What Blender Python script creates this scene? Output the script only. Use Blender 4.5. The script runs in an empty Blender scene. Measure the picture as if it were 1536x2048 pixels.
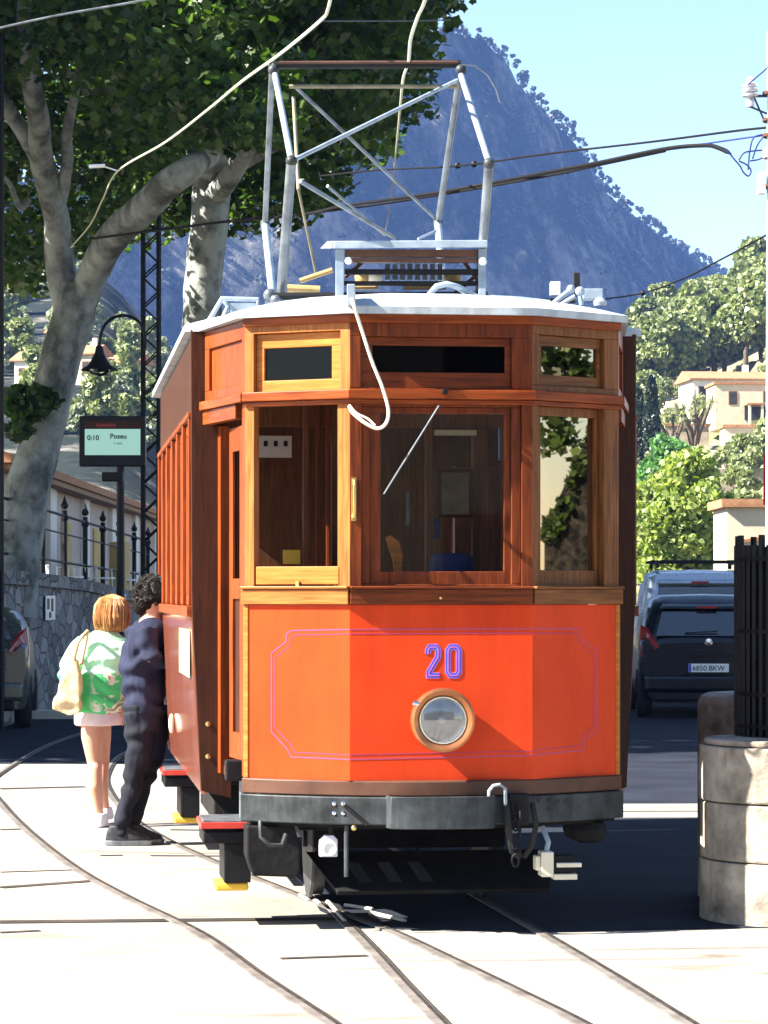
import bpy, bmesh, math, random
import numpy as np
from mathutils import Vector, Matrix, noise as mnoise

# ------------------------------------------------------------------ camera, sky, sun, exposure
sc = bpy.context.scene
F = 5600.0; HC = 1.6; CX = 768.0; HY = 1190.0      # focal length in photo pixels, eye height, centre column, horizon row
cam = bpy.data.cameras.new("camera"); camo = bpy.data.objects.new("camera", cam)
sc.collection.objects.link(camo); sc.camera = camo
camo.location = (0, 0, HC); camo.rotation_euler = (math.radians(90), 0, 0)
cam.sensor_fit = 'VERTICAL'; cam.sensor_height = 36.0; cam.lens = F / 2048 * 36.0
cam.shift_y = (HY - 1024) / 2048.0; cam.clip_start = 0.1; cam.clip_end = 9000
SUNV = Vector((1.0, 0.25, -0.84)).normalized()       # direction the light travels
w = bpy.data.worlds.new("World"); sc.world = w; w.use_nodes = True
nt = w.node_tree; nt.nodes.clear()
out = nt.nodes.new('ShaderNodeOutputWorld'); bg = nt.nodes.new('ShaderNodeBackground')
sky = nt.nodes.new('ShaderNodeTexSky'); sky.sky_type = 'NISHITA'; sky.sun_disc = False
sky.sun_elevation = math.asin(-SUNV.z); sky.sun_rotation = math.atan2(-SUNV.x, -SUNV.y)
sky.air_density = 1.0; sky.dust_density = 0.3; sky.ozone_density = 1.2
bg.inputs[1].default_value = 0.05
nt.links.new(sky.outputs[0], bg.inputs[0]); nt.links.new(bg.outputs[0], out.inputs[0])
sl = bpy.data.lights.new("sun", 'SUN'); sl.energy = 5.0; sl.angle = math.radians(0.5); sl.color = (1.0, 0.93, 0.82)
so = bpy.data.objects.new("sun", sl); sc.collection.objects.link(so)
so.rotation_euler = SUNV.to_track_quat('-Z', 'Y').to_euler()
sc.view_settings.view_transform = 'Standard'; sc.view_settings.look = 'None'
sc.view_settings.exposure = 2.5; sc.view_settings.gamma = 1.0
sc.cycles.volume_step_rate = 4.0; sc.cycles.volume_max_steps = 32; sc.cycles.volume_bounces = 0
sc.cycles.transparent_max_bounces = 16
COL = sc.collection
R = random.Random(7); NR = np.random.default_rng(7)

# ------------------------------------------------------------------ helpers
def P(px, py, D):                                   # photo pixel + depth -> world point
    return Vector(((px - CX) / F * D, D, HC + (HY - py) / F * D))
def gp(px, py):                                      # point of the flat ground seen at a photo pixel
    return P(px, py, F * HC / (py - HY))
def tag(o, label=None, cat=None, group=None, kind=None):
    if label: o['label'] = label
    if cat: o['category'] = cat
    if group: o['group'] = group
    if kind: o['kind'] = kind
    return o
def empty(name, loc=(0, 0, 0), rz=0.0, **k):
    o = bpy.data.objects.new(name, None); COL.objects.link(o)
    o.location = loc; o.rotation_euler = (0, 0, rz); o.empty_display_size = 0.2
    return tag(o, **k)
def link_mesh(name, me, mat, parent=None):
    o = bpy.data.objects.new(name, me); COL.objects.link(o)
    if mat is not None:
        for m in (mat if isinstance(mat, (list, tuple)) else [mat]): me.materials.append(m)
    if parent is not None: o.parent = parent
    return o
def copy_tree(o, parent=None):
    c = o.copy(); COL.objects.link(c)
    if parent is not None: c.parent = parent
    for ch in list(o.children): copy_tree(ch, c)
    return c

class MB:
    """collects shapes, links them as ONE mesh object"""
    def __init__(s): s.bm = bmesh.new()
    def hexa(s, pts):                                # 8 points: bottom 4 ccw, top 4 ccw
        v = [s.bm.verts.new(p) for p in pts]
        for f in ((3, 2, 1, 0), (4, 5, 6, 7), (0, 1, 5, 4), (1, 2, 6, 5), (2, 3, 7, 6), (3, 0, 4, 7)):
            s.bm.faces.new([v[i] for i in f])
        return s
    def box(s, x0, x1, y0, y1, z0, z1):
        return s.hexa([(x0, y0, z0), (x1, y0, z0), (x1, y1, z0), (x0, y1, z0), (x0, y0, z1), (x1, y0, z1), (x1, y1, z1), (x0, y1, z1)])
    def obox(s, c, size, M):
        a, b, d = size[0] / 2, size[1] / 2, size[2] / 2; c = Vector(c)
        return s.hexa([c + M @ Vector(q) for q in ((-a, -b, -d), (a, -b, -d), (a, b, -d), (-a, b, -d), (-a, -b, d), (a, -b, d), (a, b, d), (-a, b, d))])
    def tube(s, pts, r, n=8, caps=True, closed=False):
        pts = [Vector(p) for p in pts]; N = len(pts); rs = r if isinstance(r, (list, tuple)) else [r] * N
        rings = []; ref = None
        for i, p in enumerate(pts):
            if closed: t = pts[(i + 1) % N] - pts[i - 1]
            else: t = pts[min(i + 1, N - 1)] - pts[max(i - 1, 0)]
            t.normalize()
            if ref is None:
                ref = Vector((0, 0, 1)) if abs(t.z) < .9 else Vector((1, 0, 0))
            a = t.cross(ref)
            if a.length < 1e-4: a = t.cross(Vector((0, 1, 0.1)))
            a.normalize(); b = a.cross(t).normalized(); ref = b
            rings.append([s.bm.verts.new(p + (a * math.cos(k * 2 * math.pi / n) + b * math.sin(k * 2 * math.pi / n)) * rs[i]) for k in range(n)])
        for i in range(N if closed else N - 1):
            A, B = rings[i], rings[(i + 1) % N]
            for k in range(n):
                s.bm.faces.new((A[k], B[k], B[(k + 1) % n], A[(k + 1) % n]))
        if caps and not closed:
            s.bm.faces.new(rings[0]); s.bm.faces.new(rings[-1][::-1])
        return s
    def lathe(s, c, axis, prof, n=24):               # prof: (distance along axis, radius)
        c = Vector(c); ax = Vector(axis).normalized(); a = ax.orthogonal().normalized(); b = ax.cross(a)
        rings = []
        for h, r in prof:
            if r < 1e-6: rings.append([s.bm.verts.new(c + ax * h)])
            else: rings.append([s.bm.verts.new(c + ax * h + (a * math.cos(k * 2 * math.pi / n) + b * math.sin(k * 2 * math.pi / n)) * r) for k in range(n)])
        for A, B in zip(rings, rings[1:]):
            for k in range(n):
                k2 = (k + 1) % n
                if len(A) == 1 and len(B) == 1: continue
                if len(A) == 1: s.bm.faces.new((A[0], B[k2], B[k]))
                elif len(B) == 1: s.bm.faces.new((A[k], A[k2], B[0]))
                else: s.bm.faces.new((A[k], A[k2], B[k2], B[k]))
        return s
    def sphere(s, c, r, n=12, m=8, sc3=(1, 1, 1)):
        c = Vector(c); rr = []
        for i in range(m + 1):
            th = math.pi * i / m
            if i in (0, m): rr.append([s.bm.verts.new(c + Vector((0, 0, r * math.cos(th) * sc3[2])))]); continue
            rr.append([s.bm.verts.new(c + Vector((r * math.sin(th) * math.cos(k * 2 * math.pi / n) * sc3[0], r * math.sin(th) * math.sin(k * 2 * math.pi / n) * sc3[1], r * math.cos(th) * sc3[2]))) for k in range(n)])
        for A, B in zip(rr, rr[1:]):
            for k in range(n):
                k2 = (k + 1) % n
                if len(A) == 1: s.bm.faces.new((A[0], B[k], B[k2]))
                elif len(B) == 1: s.bm.faces.new((A[k], B[0], A[k2]))
                else: s.bm.faces.new((A[k], B[k], B[k2], A[k2]))
        return s
    def prism(s, poly, ext):                         # poly: 3-D points, ext: extrusion vector
        ext = Vector(ext); a = [s.bm.verts.new(Vector(p)) for p in poly]; b = [s.bm.verts.new(Vector(p) + ext) for p in poly]; n = len(a)
        s.bm.faces.new(a[::-1]); s.bm.faces.new(b)
        for i in range(n): s.bm.faces.new((a[i], a[(i + 1) % n], b[(i + 1) % n], b[i]))
        return s
    def band(s, path, z0, z1, w0, w1, closed=False):  # strip swept along a plan path, w outward = right of travel
        n = len(path); off = []
        for i in range(n):
            p = Vector(path[i]).to_2d()
            d1 = (p - Vector(path[i - 1]).to_2d()).normalized() if (i > 0 or closed) else None
            d2 = (Vector(path[(i + 1) % n]).to_2d() - p).normalized() if (i < n - 1 or closed) else None
            if d1 is None: d1 = d2
            if d2 is None: d2 = d1
            n1 = Vector((d1.y, -d1.x)); n2 = Vector((d2.y, -d2.x)); m = (n1 + n2).normalized(); k = 1 / max(.3, m.dot(n1))
            off.append((p, m * k))
        rr = []
        for p, m in off:
            a = p + m * w0; b = p + m * w1
            rr.append([s.bm.verts.new((q.x, q.y, z)) for q, z in ((a, z0), (b, z0), (b, z1), (a, z1))])
        for i in range(n if closed else n - 1):
            A, B = rr[i], rr[(i + 1) % n]
            for k in range(4): s.bm.faces.new((A[k], B[k], B[(k + 1) % 4], A[(k + 1) % 4]))
        if not closed: s.bm.faces.new(rr[0]); s.bm.faces.new(rr[-1][::-1])
        return s
    def quad(s, pts):
        s.bm.faces.new([s.bm.verts.new(Vector(p)) for p in pts]); return s
    def build(s, name, mat, parent=None, bevel=0.0, smooth=False, weld=False):
        bmesh.ops.recalc_face_normals(s.bm, faces=s.bm.faces)
        if weld: bmesh.ops.remove_doubles(s.bm, verts=s.bm.verts, dist=1e-4)
        me = bpy.data.meshes.new(name); s.bm.to_mesh(me); s.bm.free()
        if smooth:
            me.polygons.foreach_set('use_smooth', [True] * len(me.polygons))
            try: me.set_sharp_from_angle(angle=math.radians(45))
            except Exception: pass
        o = link_mesh(name, me, mat, parent)
        if bevel:
            m = o.modifiers.new('bevel', 'BEVEL'); m.width = bevel; m.segments = 2; m.limit_method = 'ANGLE'; m.angle_limit = math.radians(50)
        return o

# ------------------------------------------------------------------ materials
def new_mat(name):
    m = bpy.data.materials.new(name); m.use_nodes = True; t = m.node_tree
    return m, t, t.nodes['Principled BSDF']
def N(t, typ, **k):
    n = t.nodes.new(typ)
    for a, b in k.items(): setattr(n, a, b)
    return n
def ramp(t, fac, stops, interp='LINEAR'):
    r = N(t, 'ShaderNodeValToRGB'); cr = r.color_ramp; cr.interpolation = interp
    while len(cr.elements) < len(stops): cr.elements.new(.5)
    for e, (p, c) in zip(cr.elements, stops): e.position = p; e.color = (*c, 1) if len(c) == 3 else c
    t.links.new(fac, r.inputs[0]); return r
def noisy(name, c1, c2, scale=8, stretch=(1, 1, 1), rough=.6, metal=0.0, bump=0.0, detail=5, coords='Object', coat=0.0, p=(.3, .7), spec=.22, rot=(0, 0, 0), bscale=None, r2=None):
    m, t, b = new_mat(name)
    tc = N(t, 'ShaderNodeTexCoord'); mp = N(t, 'ShaderNodeMapping'); mp.inputs['Scale'].default_value = stretch; mp.inputs['Rotation'].default_value = rot
    t.links.new(tc.outputs[coords], mp.inputs[0])
    nz = N(t, 'ShaderNodeTexNoise'); nz.inputs['Scale'].default_value = scale; nz.inputs['Detail'].default_value = detail; nz.inputs['Roughness'].default_value = .6
    t.links.new(mp.outputs[0], nz.inputs[0])
    r = ramp(t, nz.outputs[0], [(p[0], c1), (p[1], c2)]); t.links.new(r.outputs[0], b.inputs['Base Color'])
    b.inputs['Roughness'].default_value = rough; b.inputs['Metallic'].default_value = metal
    b.inputs['Specular IOR Level'].default_value = spec
    if coat: b.inputs['Coat Weight'].default_value = coat; b.inputs['Coat Roughness'].default_value = .08
    if r2 is not None:
        rr = N(t, 'ShaderNodeMapRange'); rr.inputs[1].default_value = .3; rr.inputs[2].default_value = .7; rr.inputs[3].default_value = rough; rr.inputs[4].default_value = r2
        t.links.new(nz.outputs[0], rr.inputs[0]); t.links.new(rr.outputs[0], b.inputs['Roughness'])
    if bump:
        bp = N(t, 'ShaderNodeBump'); bp.inputs['Strength'].default_value = bump; bp.inputs['Distance'].default_value = .02
        src = nz
        if bscale:
            src = N(t, 'ShaderNodeTexNoise'); src.inputs['Scale'].default_value = bscale; src.inputs['Detail'].default_value = 4; t.links.new(mp.outputs[0], src.inputs[0])
        t.links.new(src.outputs[0], bp.inputs['Height']); t.links.new(bp.outputs[0], b.inputs['Normal'])
    return m
def wood(name, c1, c2, vertical=True, rough=.42, coat=.10):
    st = (14, 14, .9) if vertical else (.9, .9, 14)
    m, t, b = new_mat(name)
    tc = N(t, 'ShaderNodeTexCoord'); mp = N(t, 'ShaderNodeMapping'); mp.inputs['Scale'].default_value = st
    t.links.new(tc.outputs['Object'], mp.inputs[0])
    nz = N(t, 'ShaderNodeTexNoise'); nz.inputs['Scale'].default_value = 4.5; nz.inputs['Detail'].default_value = 7; nz.inputs['Distortion'].default_value = .8
    t.links.new(mp.outputs[0], nz.inputs[0])
    r = ramp(t, nz.outputs[0], [(.32, c1), (.52, tuple((a + b2) / 2 for a, b2 in zip(c1, c2))), (.7, c2)])
    n2 = N(t, 'ShaderNodeTexNoise'); n2.inputs['Scale'].default_value = 1.7; n2.inputs['Detail'].default_value = 3; t.links.new(tc.outputs['Object'], n2.inputs[0])
    mx = N(t, 'ShaderNodeMix', data_type='RGBA', blend_type='MULTIPLY'); mx.inputs[0].default_value = .5
    g = ramp(t, n2.outputs[0], [(.3, (.62, .55, .5)), (.7, (1.1, 1.1, 1.1))])
    t.links.new(r.outputs[0], mx.inputs[6]); t.links.new(g.outputs[0], mx.inputs[7]); t.links.new(mx.outputs[2], b.inputs['Base Color'])
    b.inputs['Roughness'].default_value = rough; b.inputs['Coat Weight'].default_value = coat; b.inputs['Coat Roughness'].default_value = .12; b.inputs['Specular IOR Level'].default_value = .15
    bp = N(t, 'ShaderNodeBump'); bp.inputs['Strength'].default_value = .08; bp.inputs['Distance'].default_value = .01
    t.links.new(nz.outputs[0], bp.inputs['Height']); t.links.new(bp.outputs[0], b.inputs['Normal'])
    return m
def glass(name, tint=(.75, .78, .75), refl=.06, boost=1.0, gtint=(1, 1, 1)):
    m = bpy.data.materials.new(name); m.use_nodes = True; t = m.node_tree; t.nodes.clear()
    o = N(t, 'ShaderNodeOutputMaterial'); mx = N(t, 'ShaderNodeMixShader'); tr = N(t, 'ShaderNodeBsdfTransparent'); gl = N(t, 'ShaderNodeBsdfGlossy')
    fr = N(t, 'ShaderNodeFresnel'); fr.inputs[0].default_value = 1.5; mr = N(t, 'ShaderNodeMath', operation='MULTIPLY_ADD'); mr.inputs[1].default_value = boost; mr.inputs[2].default_value = refl
    mr.use_clamp = True
    tr.inputs[0].default_value = (*tint, 1); gl.inputs[0].default_value = (*gtint, 1); gl.inputs['Roughness'].default_value = .01
    t.links.new(fr.outputs[0], mr.inputs[0]); t.links.new(mr.outputs[0], mx.inputs[0]); t.links.new(tr.outputs[0], mx.inputs[1]); t.links.new(gl.outputs[0], mx.inputs[2]); t.links.new(mx.outputs[0], o.inputs[0])
    return m
def leafmat(name, c1, c2, trans=.35, rough=.5, tcol=None, objvar=.12, scale=.8):
    m = bpy.data.materials.new(name); m.use_nodes = True; t = m.node_tree; b = t.nodes['Principled BSDF']; o = t.nodes['Material Output']
    geo = N(t, 'ShaderNodeNewGeometry'); oi = N(t, 'ShaderNodeObjectInfo')
    ad = N(t, 'ShaderNodeMath', operation='MULTIPLY_ADD'); ad.inputs[1].default_value = objvar * 4; t.links.new(oi.outputs['Random'], ad.inputs[0])
    t.links.new(geo.outputs['Random Per Island'], ad.inputs[2])
    ml = N(t, 'ShaderNodeMath', operation='DIVIDE'); ml.inputs[1].default_value = 1 + objvar * 4; t.links.new(ad.outputs[0], ml.inputs[0])
    r = ramp(t, ml.outputs[0], [(.1, c1), (.9, c2)])
    t.links.new(r.outputs[0], b.inputs['Base Color']); b.inputs['Roughness'].default_value = rough
    tb = N(t, 'ShaderNodeBsdfTranslucent'); mc = N(t, 'ShaderNodeMix', data_type='RGBA', blend_type='MULTIPLY'); mc.inputs[0].default_value = 1
    t.links.new(r.outputs[0], mc.inputs[6]); mc.inputs[7].default_value = (*(tcol or (1.6, 1.7, .6)), 1); t.links.new(mc.outputs[2], tb.inputs[0])
    mx = N(t, 'ShaderNodeMixShader'); mx.inputs[0].default_value = trans
    t.links.new(b.outputs[0], mx.inputs[1]); t.links.new(tb.outputs[0], mx.inputs[2]); t.links.new(mx.outputs[0], o.inputs[0])
    return m

MT = {}
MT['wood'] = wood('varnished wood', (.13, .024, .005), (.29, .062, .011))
MT['light_wood'] = wood('sunlit varnished wood', (.24, .075, .018), (.46, .17, .042))  # tone of the sunlit left facet, light put into the colour
MT['sunlit_woodh'] = wood('sunlit varnished wood rail', (.26, .085, .02), (.48, .18, .045), vertical=False)
MT['brown_wood'] = wood('shaded varnished wood', (.10, .036, .012), (.24, .092, .028))
MT['shaded_brown_woodh'] = wood('shaded varnished rail', (.10, .036, .012), (.24, .092, .028), vertical=False)
MT['red_wood'] = wood('shaded red varnished wood', (.075, .016, .005), (.21, .045, .011))
MT['shaded_red_woodh'] = wood('shaded red varnished rail', (.075, .016, .005), (.21, .045, .011), vertical=False)
MT['woodh'] = wood('varnished wood rail', (.13, .024, .005), (.29, .062, .011), vertical=False)
MT['pale_wood'] = wood('pale varnished wood', (.34, .105, .018), (.52, .20, .045), vertical=False)
MT['dark_wood'] = wood('dark varnished wood', (.030, .010, .005), (.065, .020, .009))
MT['inner_wood'] = wood('interior wood', (.10, .038, .017), (.21, .08, .036), rough=.5, coat=.1)
MT['red'] = noisy('red tram paint', (.56, .045, .009), (.64, .056, .011), scale=3, rough=.38, coat=.04, spec=.12, bump=.02, bscale=60)
def weather(m, lo=(.72, .66, .60), sc_=1.1, z=.25):
    t = m.node_tree; b = t.nodes['Principled BSDF']; src = b.inputs['Base Color'].links[0].from_socket
    tc = N(t, 'ShaderNodeTexCoord'); mp = N(t, 'ShaderNodeMapping'); mp.inputs['Scale'].default_value = (6, 6, z * 4); t.links.new(tc.outputs['Object'], mp.inputs[0])
    n = N(t, 'ShaderNodeTexNoise'); n.inputs['Scale'].default_value = sc_; n.inputs['Detail'].default_value = 9; n.inputs['Roughness'].default_value = .7; t.links.new(mp.outputs[0], n.inputs[0])
    r = ramp(t, n.outputs[0], [(.34, lo), (.56, (1, 1, 1))]); mx = N(t, 'ShaderNodeMix', data_type='RGBA', blend_type='MULTIPLY'); mx.inputs[0].default_value = 1
    t.links.new(src, mx.inputs[6]); t.links.new(r.outputs[0], mx.inputs[7]); t.links.new(mx.outputs[2], b.inputs['Base Color'])
weather(MT['red'], (.84, .80, .76))
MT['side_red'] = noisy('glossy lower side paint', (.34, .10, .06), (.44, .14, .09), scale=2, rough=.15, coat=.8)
MT['stripe'] = noisy('violet lining paint', (.34, .055, .13), (.40, .07, .17), scale=20, rough=.4)
MT['thin_line'] = noisy('thin violet line', (.24, .04, .16), (.30, .05, .2), scale=20, rough=.5)
MT['blue'] = noisy('blue lettering paint', (.06, .06, .50), (.09, .10, .60), scale=20, rough=.4)
MT['pink'] = noisy('pink lettering edge', (.55, .16, .30), (.62, .2, .36), scale=20, rough=.4)
MT['roof'] = noisy('pale grey roof paint', (.34, .40, .46), (.48, .53, .58), scale=3, rough=.45, bump=.05, bscale=25)
MT['steel'] = noisy('dull grey steel', (.020, .025, .028), (.075, .085, .095), scale=7, rough=.45, metal=.3, bump=.1, r2=.6)
MT['black'] = noisy('black iron', (.002, .002, .003), (.008, .008, .010), scale=12, rough=.55, bump=.1, spec=.25)
MT['grime'] = noisy('greasy underframe', (.004, .004, .005), (.014, .013, .013), scale=10, rough=.75, spec=.2, bump=.3)
MT['pole'] = noisy('galvanised tube', (.09, .10, .12), (.24, .27, .30), scale=9, rough=.35, metal=.55)
MT['alu'] = noisy('bright aluminium', (.20, .25, .31), (.38, .45, .52), scale=9, rough=.35, metal=.3)
MT['brown'] = noisy('brown painted channel', (.06, .028, .018), (.11, .052, .034), scale=6, rough=.45, bump=.1)
MT['brass'] = noisy('brass', (.55, .4, .14), (.75, .56, .22), scale=20, rough=.25, metal=.9)
MT['copper'] = noisy('copper rim', (.28, .10, .04), (.45, .18, .07), scale=10, rough=.25, metal=.6, coat=.3)
MT['chrome'] = noisy('lamp reflector', (.62, .65, .68), (.88, .89, .9), scale=6, rough=.14, metal=1.0, bump=.05, bscale=9)
MT['rope'] = noisy('cream rope', (.62, .55, .42), (.8, .74, .6), scale=60, rough=.8)
MT['cream'] = noisy('cream plastic', (.6, .56, .44), (.72, .68, .56), scale=9, rough=.5)
MT['white'] = noisy('white paint', (.72, .72, .72), (.82, .82, .82), scale=9, rough=.5)
MT['tan_tube'] = noisy('ochre insulator', (.26, .17, .07), (.42, .29, .13), scale=9, rough=.4)
MT['dull_brass'] = noisy('dull brass tube', (.14, .12, .08), (.28, .25, .17), scale=9, rough=.5, metal=.2)
MT['yellow'] = noisy('yellow paint', (.7, .42, .04), (.8, .52, .07), scale=9, rough=.5)
MT['red_edge'] = noisy('red step edge', (.5, .04, .03), (.6, .07, .05), scale=9, rough=.4)
MT['rubber'] = noisy('black rubber', (.012, .012, .013), (.025, .025, .026), scale=30, rough=.7)
MT['glass'] = glass('window glass', (.85, .87, .85), .0, .8)
MT['cable'] = noisy('black cable sheath', (.002, .002, .003), (.006, .006, .008), scale=30, rough=.7, spec=.15)
MT['dark_glass'] = glass('dark tinted glass', (.10, .11, .11), .0, .35)
MT['mirror_glass'] = glass('reflecting window glass', (.42, .40, .36), .30, 1.0, (1.0, .82, .62))
MT['lens'] = glass('lamp lens', (.9, .92, .95), .08, 1.5)
MT['clear'] = glass('clear side glass', (.9, .92, .9), .0, 1.0)
weather(MT['roof'], (.6, .58, .55), 1.0, .6); weather(MT['white'], (.8, .78, .74)); weather(MT['steel'], (.5, .45, .4), 1.5)
HAZE = 0.000115
# ------------------------------------------------------------------ ground, street, rails
def ground_mat():
    m, t, b = new_mat('concrete paving')
    tc = N(t, 'ShaderNodeTexCoord')
    n1 = N(t, 'ShaderNodeTexNoise'); n1.inputs['Scale'].default_value = .6; n1.inputs['Detail'].default_value = 8; n1.inputs['Roughness'].default_value = .65
    n2 = N(t, 'ShaderNodeTexNoise'); n2.inputs['Scale'].default_value = 14; n2.inputs['Detail'].default_value = 6
    n3 = N(t, 'ShaderNodeTexNoise'); n3.inputs['Scale'].default_value = 1.6; n3.inputs['Detail'].default_value = 5; n3.inputs['Distortion'].default_value = 1.5
    mp = N(t, 'ShaderNodeMapping'); mp.inputs['Scale'].default_value = (.35, 1.6, 1); t.links.new(tc.outputs['Object'], mp.inputs[0])
    for n in (n1, n2): t.links.new(tc.outputs['Object'], n.inputs[0])
    t.links.new(mp.outputs[0], n3.inputs[0])
    r1 = ramp(t, n1.outputs[0], [(.3, (.22, .20, .17)), (.6, (.32, .30, .265))])
    r2 = ramp(t, n2.outputs[0], [(.3, (.82, .82, .82)), (.7, (1, 1, 1))])
    r3 = ramp(t, n3.outputs[0], [(.30, (.50, .44, .40)), (.42, (1, 1, 1))])
    a = N(t, 'ShaderNodeMix', data_type='RGBA', blend_type='MULTIPLY'); a.inputs[0].default_value = 1
    c = N(t, 'ShaderNodeMix', data_type='RGBA', blend_type='MULTIPLY'); c.inputs[0].default_value = .8
    t.links.new(r1.outputs[0], a.inputs[6]); t.links.new(r2.outputs[0], a.inputs[7]); t.links.new(a.outputs[2], c.inputs[6]); t.links.new(r3.outputs[0], c.inputs[7])
    t.links.new(c.outputs[2], b.inputs['Base Color']); b.inputs['Roughness'].default_value = .85; b.inputs['Specular IOR Level'].default_value = .15
    bp = N(t, 'ShaderNodeBump'); bp.inputs['Strength'].default_value = .25; bp.inputs['Distance'].default_value = .01; t.links.new(n2.outputs[0], bp.inputs['Height']); t.links.new(bp.outputs[0], b.inputs['Normal'])
    return m
MT['concrete'] = ground_mat()
MT['earth'] = noisy('dry earth', (.16, .13, .08), (.28, .24, .15), scale=.2, rough=.9, bump=.3)
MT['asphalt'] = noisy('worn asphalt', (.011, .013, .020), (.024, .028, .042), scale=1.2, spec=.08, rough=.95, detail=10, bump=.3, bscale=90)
MT['rail'] = noisy('rail steel', (.09, .08, .073), (.20, .185, .17), scale=4, rough=.55, metal=.2, r2=.7)
MT['groove'] = noisy('rail groove dirt', (.01, .008, .007), (.04, .032, .027), scale=12, rough=.9)
MT['pale_stone'] = noisy('pale kerb stone', (.46, .43, .37), (.58, .55, .48), scale=5, rough=.8, bump=.2)
MT['line'] = noisy('white road paint', (.6, .6, .58), (.75, .75, .73), scale=6, rough=.7)
MT['joint'] = noisy('joint and streak filler', (.012, .011, .010), (.06, .05, .045), scale=3, rough=.9)
g = MB().box(-1500, 1500, -60, 2500, -.5, -.012).build('ground', MT['earth']); tag(g, kind='structure')
g = MB().box(-8, 9, -3, 26.5, -.3, 0).build('tram_paving', MT['concrete']); tag(g, kind='structure')
g = MB().box(-4.62, 14, 26.5, 130, -.3, -.004).build('road', MT['asphalt']); tag(g, kind='structure')
# asphalt lane right of the track, spread under the tram front to darken its shadow
g = MB().prism([tuple(gp(*q).xy) + (-.1,) for q in ((640, 1822), (705, 1850), (760, 1858), (1060, 1866), (1475, 1857))] + [(9, 13.9, -.1), (9, 26.5, -.1), (-.9, 26.5, -.1), (-.75, 19.0, -.1)], (0, 0, .104)).build('lane_and_shadow', MT['asphalt']); tag(g, kind='structure')
g = MB().prism([(1.2, 20.0, -.1), (8.9, 20.3, -.1), (8.9, 20.8, -.1), (1.1, 20.5, -.1)], (0, 0, .110)).prism([(1.1, 20.6, -.1), (8.9, 20.9, -.1), (8.9, 21.6, -.1), (1.1, 21.3, -.1)], (0, 0, .110)).build('pale_sun_strip', MT['concrete']); tag(g, kind='structure')  # pale concrete bands laid to brighten the strip of sun behind the tram
# joints and wider dark streaks across the slabs
jm = MB()
for (x0, y0), (x1, y1), wd in (((-1, 1845), (672, 1838), .12), ((-1, 1866), (80, 1862), .05), ((0, 1776), (190, 1762), .09), ((560, 1918), (735, 1912), .05), ((0, 1578), (170, 1574), .14), ((300, 1712), (500, 1713), .05), ((290, 1644), (420, 1645), .012), ((735, 1912), (1180, 1905), .010), ((0, 1745), (160, 1740), .04), ((200, 1712), (245, 1711), .05), ((340, 1660), (410, 1661), .06), ((0, 1660), (60, 1658), .08), ((1180, 1900), (1536, 1896), .012), ((330, 1740), (480, 1738), .01)):
    a, b_ = gp(x0, y0), gp(x1, y1); n = Vector((-(b_ - a).y, (b_ - a).x, 0)).normalized() * wd / 2
    jm.quad([a - n + Vector((0, 0, .004)), b_ - n + Vector((0, 0, .004)), b_ + n + Vector((0, 0, .004)), a + n + Vector((0, 0, .004))])
tag(jm.build('joints_and_streaks', MT['joint']), kind='structure')

def spline(pts, n=14):
    out = []; P_ = [Vector(p) for p in pts]; P_ = [P_[0] * 2 - P_[1]] + P_ + [P_[-1] * 2 - P_[-2]]
    for i in range(1, len(P_) - 2):
        for k in range(n):
            t = k / n; a, b_, c, d = P_[i - 1:i + 3]
            out.append(.5 * ((2 * b_) + (c - a) * t + (2 * a - 5 * b_ + 4 * c - d) * t * t + (3 * b_ - a - 3 * c + d) * t ** 3))
    out.append(P_[-2]); return out
def rail(name, pixels, label, extra=()):
    pts = [gp(*q) for q in pixels] + [Vector(e) for e in extra]
    path = spline(pts)
    o = MB().band([(p.x, p.y) for p in path], -.05, .0095, -.029, .029).build(name, MT['rail'])
    tag(o, label, 'rail', 'tram rails in the paving')
    MB().band([(p.x, p.y) for p in path], -.04, .0135, .008, .022).build('groove', MT['groove'], o)
    MB().band([(p.x, p.y) for p in path], -.04, .006, .031, .040).build('edge_gap', MT['groove'], o)
    return o
rail('tram_rail', [(845, 2180), (660, 2048), (520, 1955), (400, 1870), (250, 1795), (150, 1738), (60, 1668), (5, 1612), (-20, 1570), (20, 1535), (100, 1490), (200, 1455)], 'outermost left tram rail curving in from the left edge')
rail('tram_rail', [(1400, 2180), (1160, 2048), (1030, 1983), (900, 1920), (790, 1868), (680, 1826), (570, 1782), (440, 1730), (330, 1680), (265, 1638), (222, 1590), (212, 1552), (245, 1510), (330, 1478)], 'tram rail that crosses under the tram and curves away behind the two people')
rail('tram_rail', [(1010, 2180), (880, 2048), (810, 1975), (745, 1903), (690, 1846), (640, 1795), (575, 1728), (500, 1650)], 'darker tram rail running straight under the left wheels of the tram', )
rail('tram_rail', [(1590, 2180), (1375, 2048), (1230, 1957), (1095, 1876), (990, 1815), (900, 1764), (800, 1706), (690, 1643)], 'tram rail running from the shadow to the lower right corner')
# frog where two rails cross
fm = MB()
for (a, b_) in (((655, 1808), (690, 1846)), ((625, 1800), (640, 1812)), ((690, 1815), (745, 1822)), ((600, 1795), (618, 1805)), ((740, 1830), (810, 1845))):
    fm.tube([gp(*a) + Vector((0, 0, .012)), gp(*b_) + Vector((0, 0, .008))], .011, 6)
tag(fm.build('rail_crossing', MT['pale_stone']), 'worn pale metal frog where two rails cross under the tram front', 'rail crossing')
# kerb on the far left, its pale stone standing in for a sun fleck
tag(MB().box(-6.5, -3.9, 36.2, 36.7, -.1, .10).build('kerb', MT['pale_stone']), kind='structure')

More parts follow.
